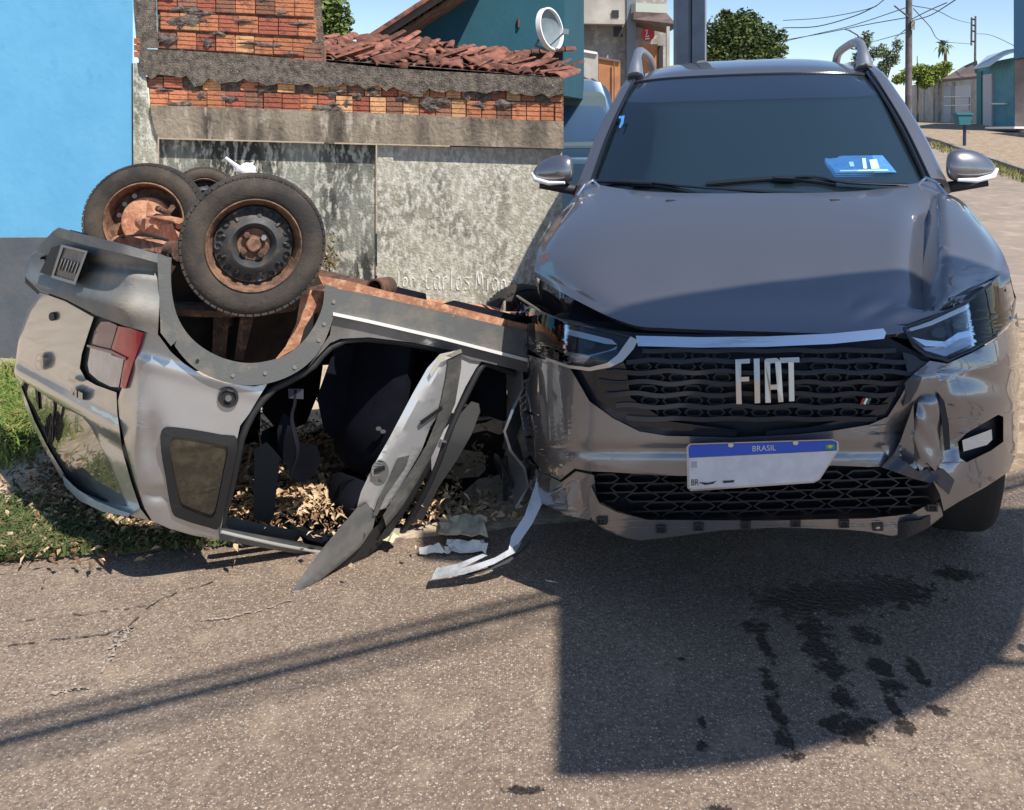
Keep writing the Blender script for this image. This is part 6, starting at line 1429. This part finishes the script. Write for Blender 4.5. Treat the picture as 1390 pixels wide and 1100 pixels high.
# compound walls and gates on the right
cw = empty('grey_compound_wall', B(1262, 48), 'weathered grey compound wall left of the pale gates', 'wall')
quad_wall('wall', 1236, 56, 1268, 47, 116, 113, M_CRW, cw, .25); quad_wall('wall_section', 1269, 46.5, 1280, 44, 113, 112, M_GRW, cw, .25)
for k, (a, Ya) in enumerate(((1255, 50.3), (1268, 46.6), (1274.5, 45))): quad_wall('wall_post', a-1.2, Ya, a+1.2, Ya-.1, 110, 110, M_GRW, cw, .3)
gg = empty('gated_garage', B(1305, 41), 'low pale garage front with grey gates and a brown tiled roof', 'garage')
quad_wall('front_wall', 1279, 43.5, 1329, 37.5, 107, 104, M_CRW, gg, 6)
quad_wall('metal_gate', 1281, 43.1, 1291, 41.8, 118, 117, mat('gate_blue_grey', (.32, .35, .40), .6), gg, .1); quad_wall('metal_gate', 1296, 41.2, 1318, 38.6, 117, 115, mat('gate_pale', (.50, .50, .52), .6), gg, .1)
quad_wall('gate_window', 1303, 40.1, 1315, 38.8, 133, 132, mat('gate_window_grey', (.28, .29, .36), .4), gg, .1, 150, 150)
for y in (131, 143): quad_wall('gate_rail', 1281, 42.9, 1318, 38.4, y, y-1, M_WHT, gg, .05, y+1.2, y+.2)
quad_wall('doorpost', 1291.5, 41.6, 1295.5, 41.2, 112, 112, M_GRW, gg, .2)
mb = MB(); q = [W(1278, 108, 43.4), W(1330, 103, 37.4), W(1326, 82, 42), W(1308, 90, 46)]; mb.hexa(q, [p-Vector((0, 0, .12)) for p in q]); mb.build('tiled_roof', mat('brown_roof', (.22, .17, .15), .95, var=(.15, .11, .10), vscale=8), gg)
M_TQ = mat('turquoise_paint', (.10, .29, .34), .85, var=(.08, .24, .29), vscale=.9, var2=(.13, .33, .37), v2scale=4); M_TQD = mat('turquoise_dark', (.03, .17, .18), .8)
tb_ = empty('turquoise_house', B(1355, 33), 'turquoise house front with a pale door under a blue sheet awning', 'house')
quad_wall('front_wall', 1328, 36, 1377, 31.5, 88, 78, M_TQ, tb_, 5)
quad_wall('corner_strip', 1325.5, 36.3, 1332, 35.4, 98, 97, M_TQD, tb_, .3)
quad_wall('white_door', 1334, 34.9, 1346, 33.9, 102, 100, mat('door_pinkish_white', (.52, .50, .52), .7), tb_, .12)
quad_wall('window_bar', 1346, 33.6, 1364, 32.2, 140, 140, M_WHT, tb_, .1, 142, 142)
mb = MB(); q = [W(1322, 92, 34.5), W(1343, 88, 32.5), W(1366, 72, 31), W(1390, 66, 30), W(1400, 62, 30), W(1366, 68, 34), W(1340, 76, 36)]; mb.hexa(q, [p-Vector((0, 0, .06)) for p in q]); mb.build('sheet_awning', mat('pale_blue_sheet', (.45, .55, .64), .5), tb_)
nh = empty('brick_side_house', B(1388, 28), 'dull brown house side with a dark blue upper storey at the right edge', 'house')
quad_wall('side_wall', 1377.5, 30.5, 1440, 29.5, 82, 70, mat('dull_brick', (.27, .22, .20), .95, var=(.20, .16, .15), vscale=2), nh, 4)
quad_wall('upper_storey', 1376, 30.2, 1440, 29.3, -30, -60, mat('dark_blue_paint', (.05, .14, .25), .7), nh, 4, 80, 70)
# step, block, teal litter bin
stp = empty('concrete_step', B(1362, 30), 'low concrete block with a whitewashed step before the turquoise house', 'step')
quad_wall('block', 1344, 29.5, 1400, 27, 181, 180, M_PIL, stp, 1.0); quad_wall('white_step', 1337, 31.2, 1377, 29.4, 172.5, 172, M_WHT, stp, .8, 175, 175)
bn = empty('litter_bin', B(1309, 24), 'teal tapered litter bin on a short post above the mirror', 'litter bin')
mb = MB(); a = [W(1300, 155, 24), W(1320.5, 155, 24), W(1317.5, 170, 24), W(1302.5, 170, 24)]; mb.hexa(a, [p+Vector((0, .28, 0)) for p in a]); mb.build('basket', mat('teal_bin', (.02, .13, .16), .6), bn, bevel=.01)
mb = MB(); mb.tube([W(1309.5, 169, 24.14), B(1309, 24.14)-Vector((0, 0, .1))], .045, 8); mb.build('post', M_NAVY, bn)
mb = MB(); a = [W(1299, 153.5, 23.97), W(1321.5, 153.5, 23.97), W(1321.5, 156, 23.97), W(1299, 156, 23.97)]; mb.hexa(a, [p+Vector((0, .34, 0)) for p in a]); mb.build('rim', mat('teal_bin_rim', (.03, .17, .2), .6), bn)
# grass by the kerb
mb = MB()
for _ in range(2600):
    t = rl.random(); x = 8.8+(12.6-8.8)*t+rl.gauss(0, .14)-.12; y = 13+(26.4-13)*t; z = rise(y); h = rl.uniform(.03, .12); a = rl.uniform(0, 6.28); w_ = Vector((math.cos(a), math.sin(a), 0))*.015
    mb.add([Vector((x, y, z))-w_, Vector((x, y, z))+w_, Vector((x+rl.gauss(0, .03), y, z+h))], [(0, 1, 2)])
mb.build('kerb_grass', mat('dry_kerb_grass', (.22, .24, .08), .8, var=(.34, .30, .14), vscale=2), label='dry yellow green grass along the far kerb', kind='stuff', recalc=False)
# ---- dark blue van parked behind the pickup --------------------------------------
bv = empty('parked_van', Vector((.25, 10.3, 0)), 'dark blue van parked beyond the pickup, its roof and side window showing', 'van')
M_BV = mat('van_blue', (.05, .10, .17), .3, metal=.4, coat=1)
def vb(name, rows, m, par=bv, **k): mb = MB(); mb.grid(rows, 0, True); mb.f.append(tuple(range(len(rows[0])))[::-1]); mb.mi.append(0); n_ = len(mb.v); mb.f.append(tuple(range(n_-len(rows[0]), n_))); mb.mi.append(0); return mb.build(name, m, par, **k)
def ring(y, x0, x1, z0, z1, r_): return [Vector((x, y, z)) for x, z in rrect(x0, z0, x1, z1, r_, 4)]
vb('body', [ring(9.2, -.68, 1.16, .35, 1.02, .12), ring(9.3, -.72, 1.20, .3, 1.08, .12), ring(11.6, -.72, 1.20, .3, 1.10, .12), ring(12.6, -.72, 1.20, .3, 1.0, .12), ring(12.75, -.66, 1.14, .35, .9, .12)], M_BV, smooth=50)
g_ = [[ring(9.3, -.66, 1.14, 1.0, 1.1, .04), ring(9.32, -.65, 1.13, 1.0, 1.45, .12), ring(9.5, -.60, 1.07, 1.0, 1.90, .22), ring(9.9, -.58, 1.05, 1.0, 1.96, .24), ring(11.3, -.58, 1.05, 1.0, 1.95, .24), ring(12.1, -.64, 1.12, 1.0, 1.15, .06)]][0]
cab = vb('cab', g_, M_BV, smooth=50)
mb = MB(); q = [Vector((x, 9.30 if z < 1.5 else 9.41, z)) for x, z in rrect(-.52, 1.18, 1.00, 1.78, .10, 4)]; mb.hexa(q, [p+Vector((0, .06, 0)) for p in q])
mb.build('rear_glass', mat('van_glass', (.10, .14, .15), .1, coat=1), bv)
mb = MB(); mb.hexa([Vector((1.125, 9.75, 1.15)), Vector((1.145, 11.3, 1.15)), Vector((1.07, 11.1, 1.75)), Vector((1.07, 9.85, 1.78))], [Vector((1.155, 9.75, 1.15)), Vector((1.165, 11.3, 1.15)), Vector((1.095, 11.1, 1.75)), Vector((1.095, 9.85, 1.78))]); mb.build('side_glass', mat('van_side_glass', (.08, .11, .12), .1, coat=1), bv)
for x in (-.72, 1.02):
    for y in (9.9, 11.9):
        wv = empty('wheel', Vector((x+.1, y, .33))); wv.parent = bv; wv.location -= bv.location
        tyre(Vector((x+.1, y, .33)), Vector((1, 0, 0)), .33, .2, wv, None).build('tyre', M_RUB, wv, smooth=50)
        mb = MB(); mb.lathe([(.001, .08), (.19, .07), (.205, .09), (.205, -.09), (.19, -.07), (.001, -.08)], Vector((x+.1, y, .33)), Vector((1, 0, 0)), 20); mb.build('rim', M_STEEL, wv)
# ---- unseen sheet added to shade road and pickup front; power cables behind the viewer ----
AH = 3.3
sh = [(758, 1056), (860, 1053), (950, 1047), (1040, 1034), (1120, 1014), (1200, 988), (1270, 958), (1330, 920), (1372, 884), (1396, 840), (1404, 780), (1398, 730), (1420, 690)]
gp = [GP(a, b) for a, b in spl2(sh, 40)]
gp += [Vector((1.95, 3.40, 0)), Vector((1.2, 3.27, 0)), Vector((.3, 3.24, 0)), Vector((-.33, 3.20, 0)), Vector((-.30, 3.0, 0)), Vector((.165, 2.94, 0))]
top = [p+SDIR*(AH/SDIR.z) for p in gp]  # sheet outline follows the wanted road shade, carried up towards the sun
aw = empty('added_shade_sheet', Vector((3.75, .9, 0)), 'unseen rounded sheet on posts, added beside the viewer to shade the pickup front', 'shade sheet')
mb = MB(); mb.hexa(top, [p+Vector((0, 0, .02)) for p in top]); mb.build('shade_sheet', mat('shade_sheet_fabric', (.25, .26, .25), .9), aw)
for y in (.5, .95):
    mb = MB(); mb.tube([Vector((3.75, y, 0)), Vector((3.75, y, AH+.05)), Vector((1.9, y, AH+.05))], .03, 10); mb.build('post', M_STEEL, aw)
def ground_cable(name, a, b, h, r_, lab):
    A, B_ = GP(*a), GP(*b); d = (B_-A); d.normalize(); off = SDIR*(h/SDIR.z); P = [A+off+d*t for t in (-12, -6, 0, 2, 4, 8, 12)]
    mb = MB(); mb.tube([p+Vector((0, 0, .0006*((p-A-off).length-2)**2)) for p in P], r_, 6); o = mb.build('power_cable', M_WIRE, cab_root); return P
cab_root = empty('power_cables', GP(400, 900)+SDIR*(4.5/SDIR.z), 'bundle of overhead power cables whose shadows cross the road', 'cables')
P = ground_cable('c', (8, 1006), (760, 816), 3.4, .021, '')
ground_cable('c', (8, 984), (760, 800), 4.2, .016, ''); ground_cable('c', (8, 1034), (760, 838), 6.5, .013, '')
for p in (P[0], P[-1]):
    e = empty('utility_pole', Vector((p.x, p.y, 0)), 'roadside pole carrying the cables %s' % ('far to the left of the viewer' if p is P[0] else 'far to the right of the viewer'), 'utility pole')
    mb = MB(); mb.tube([Vector((p.x, p.y, -.3)), Vector((p.x, p.y, 7.5))], [.14, .10], 12); mb.build('shaft', M_POLE, e, smooth=60)
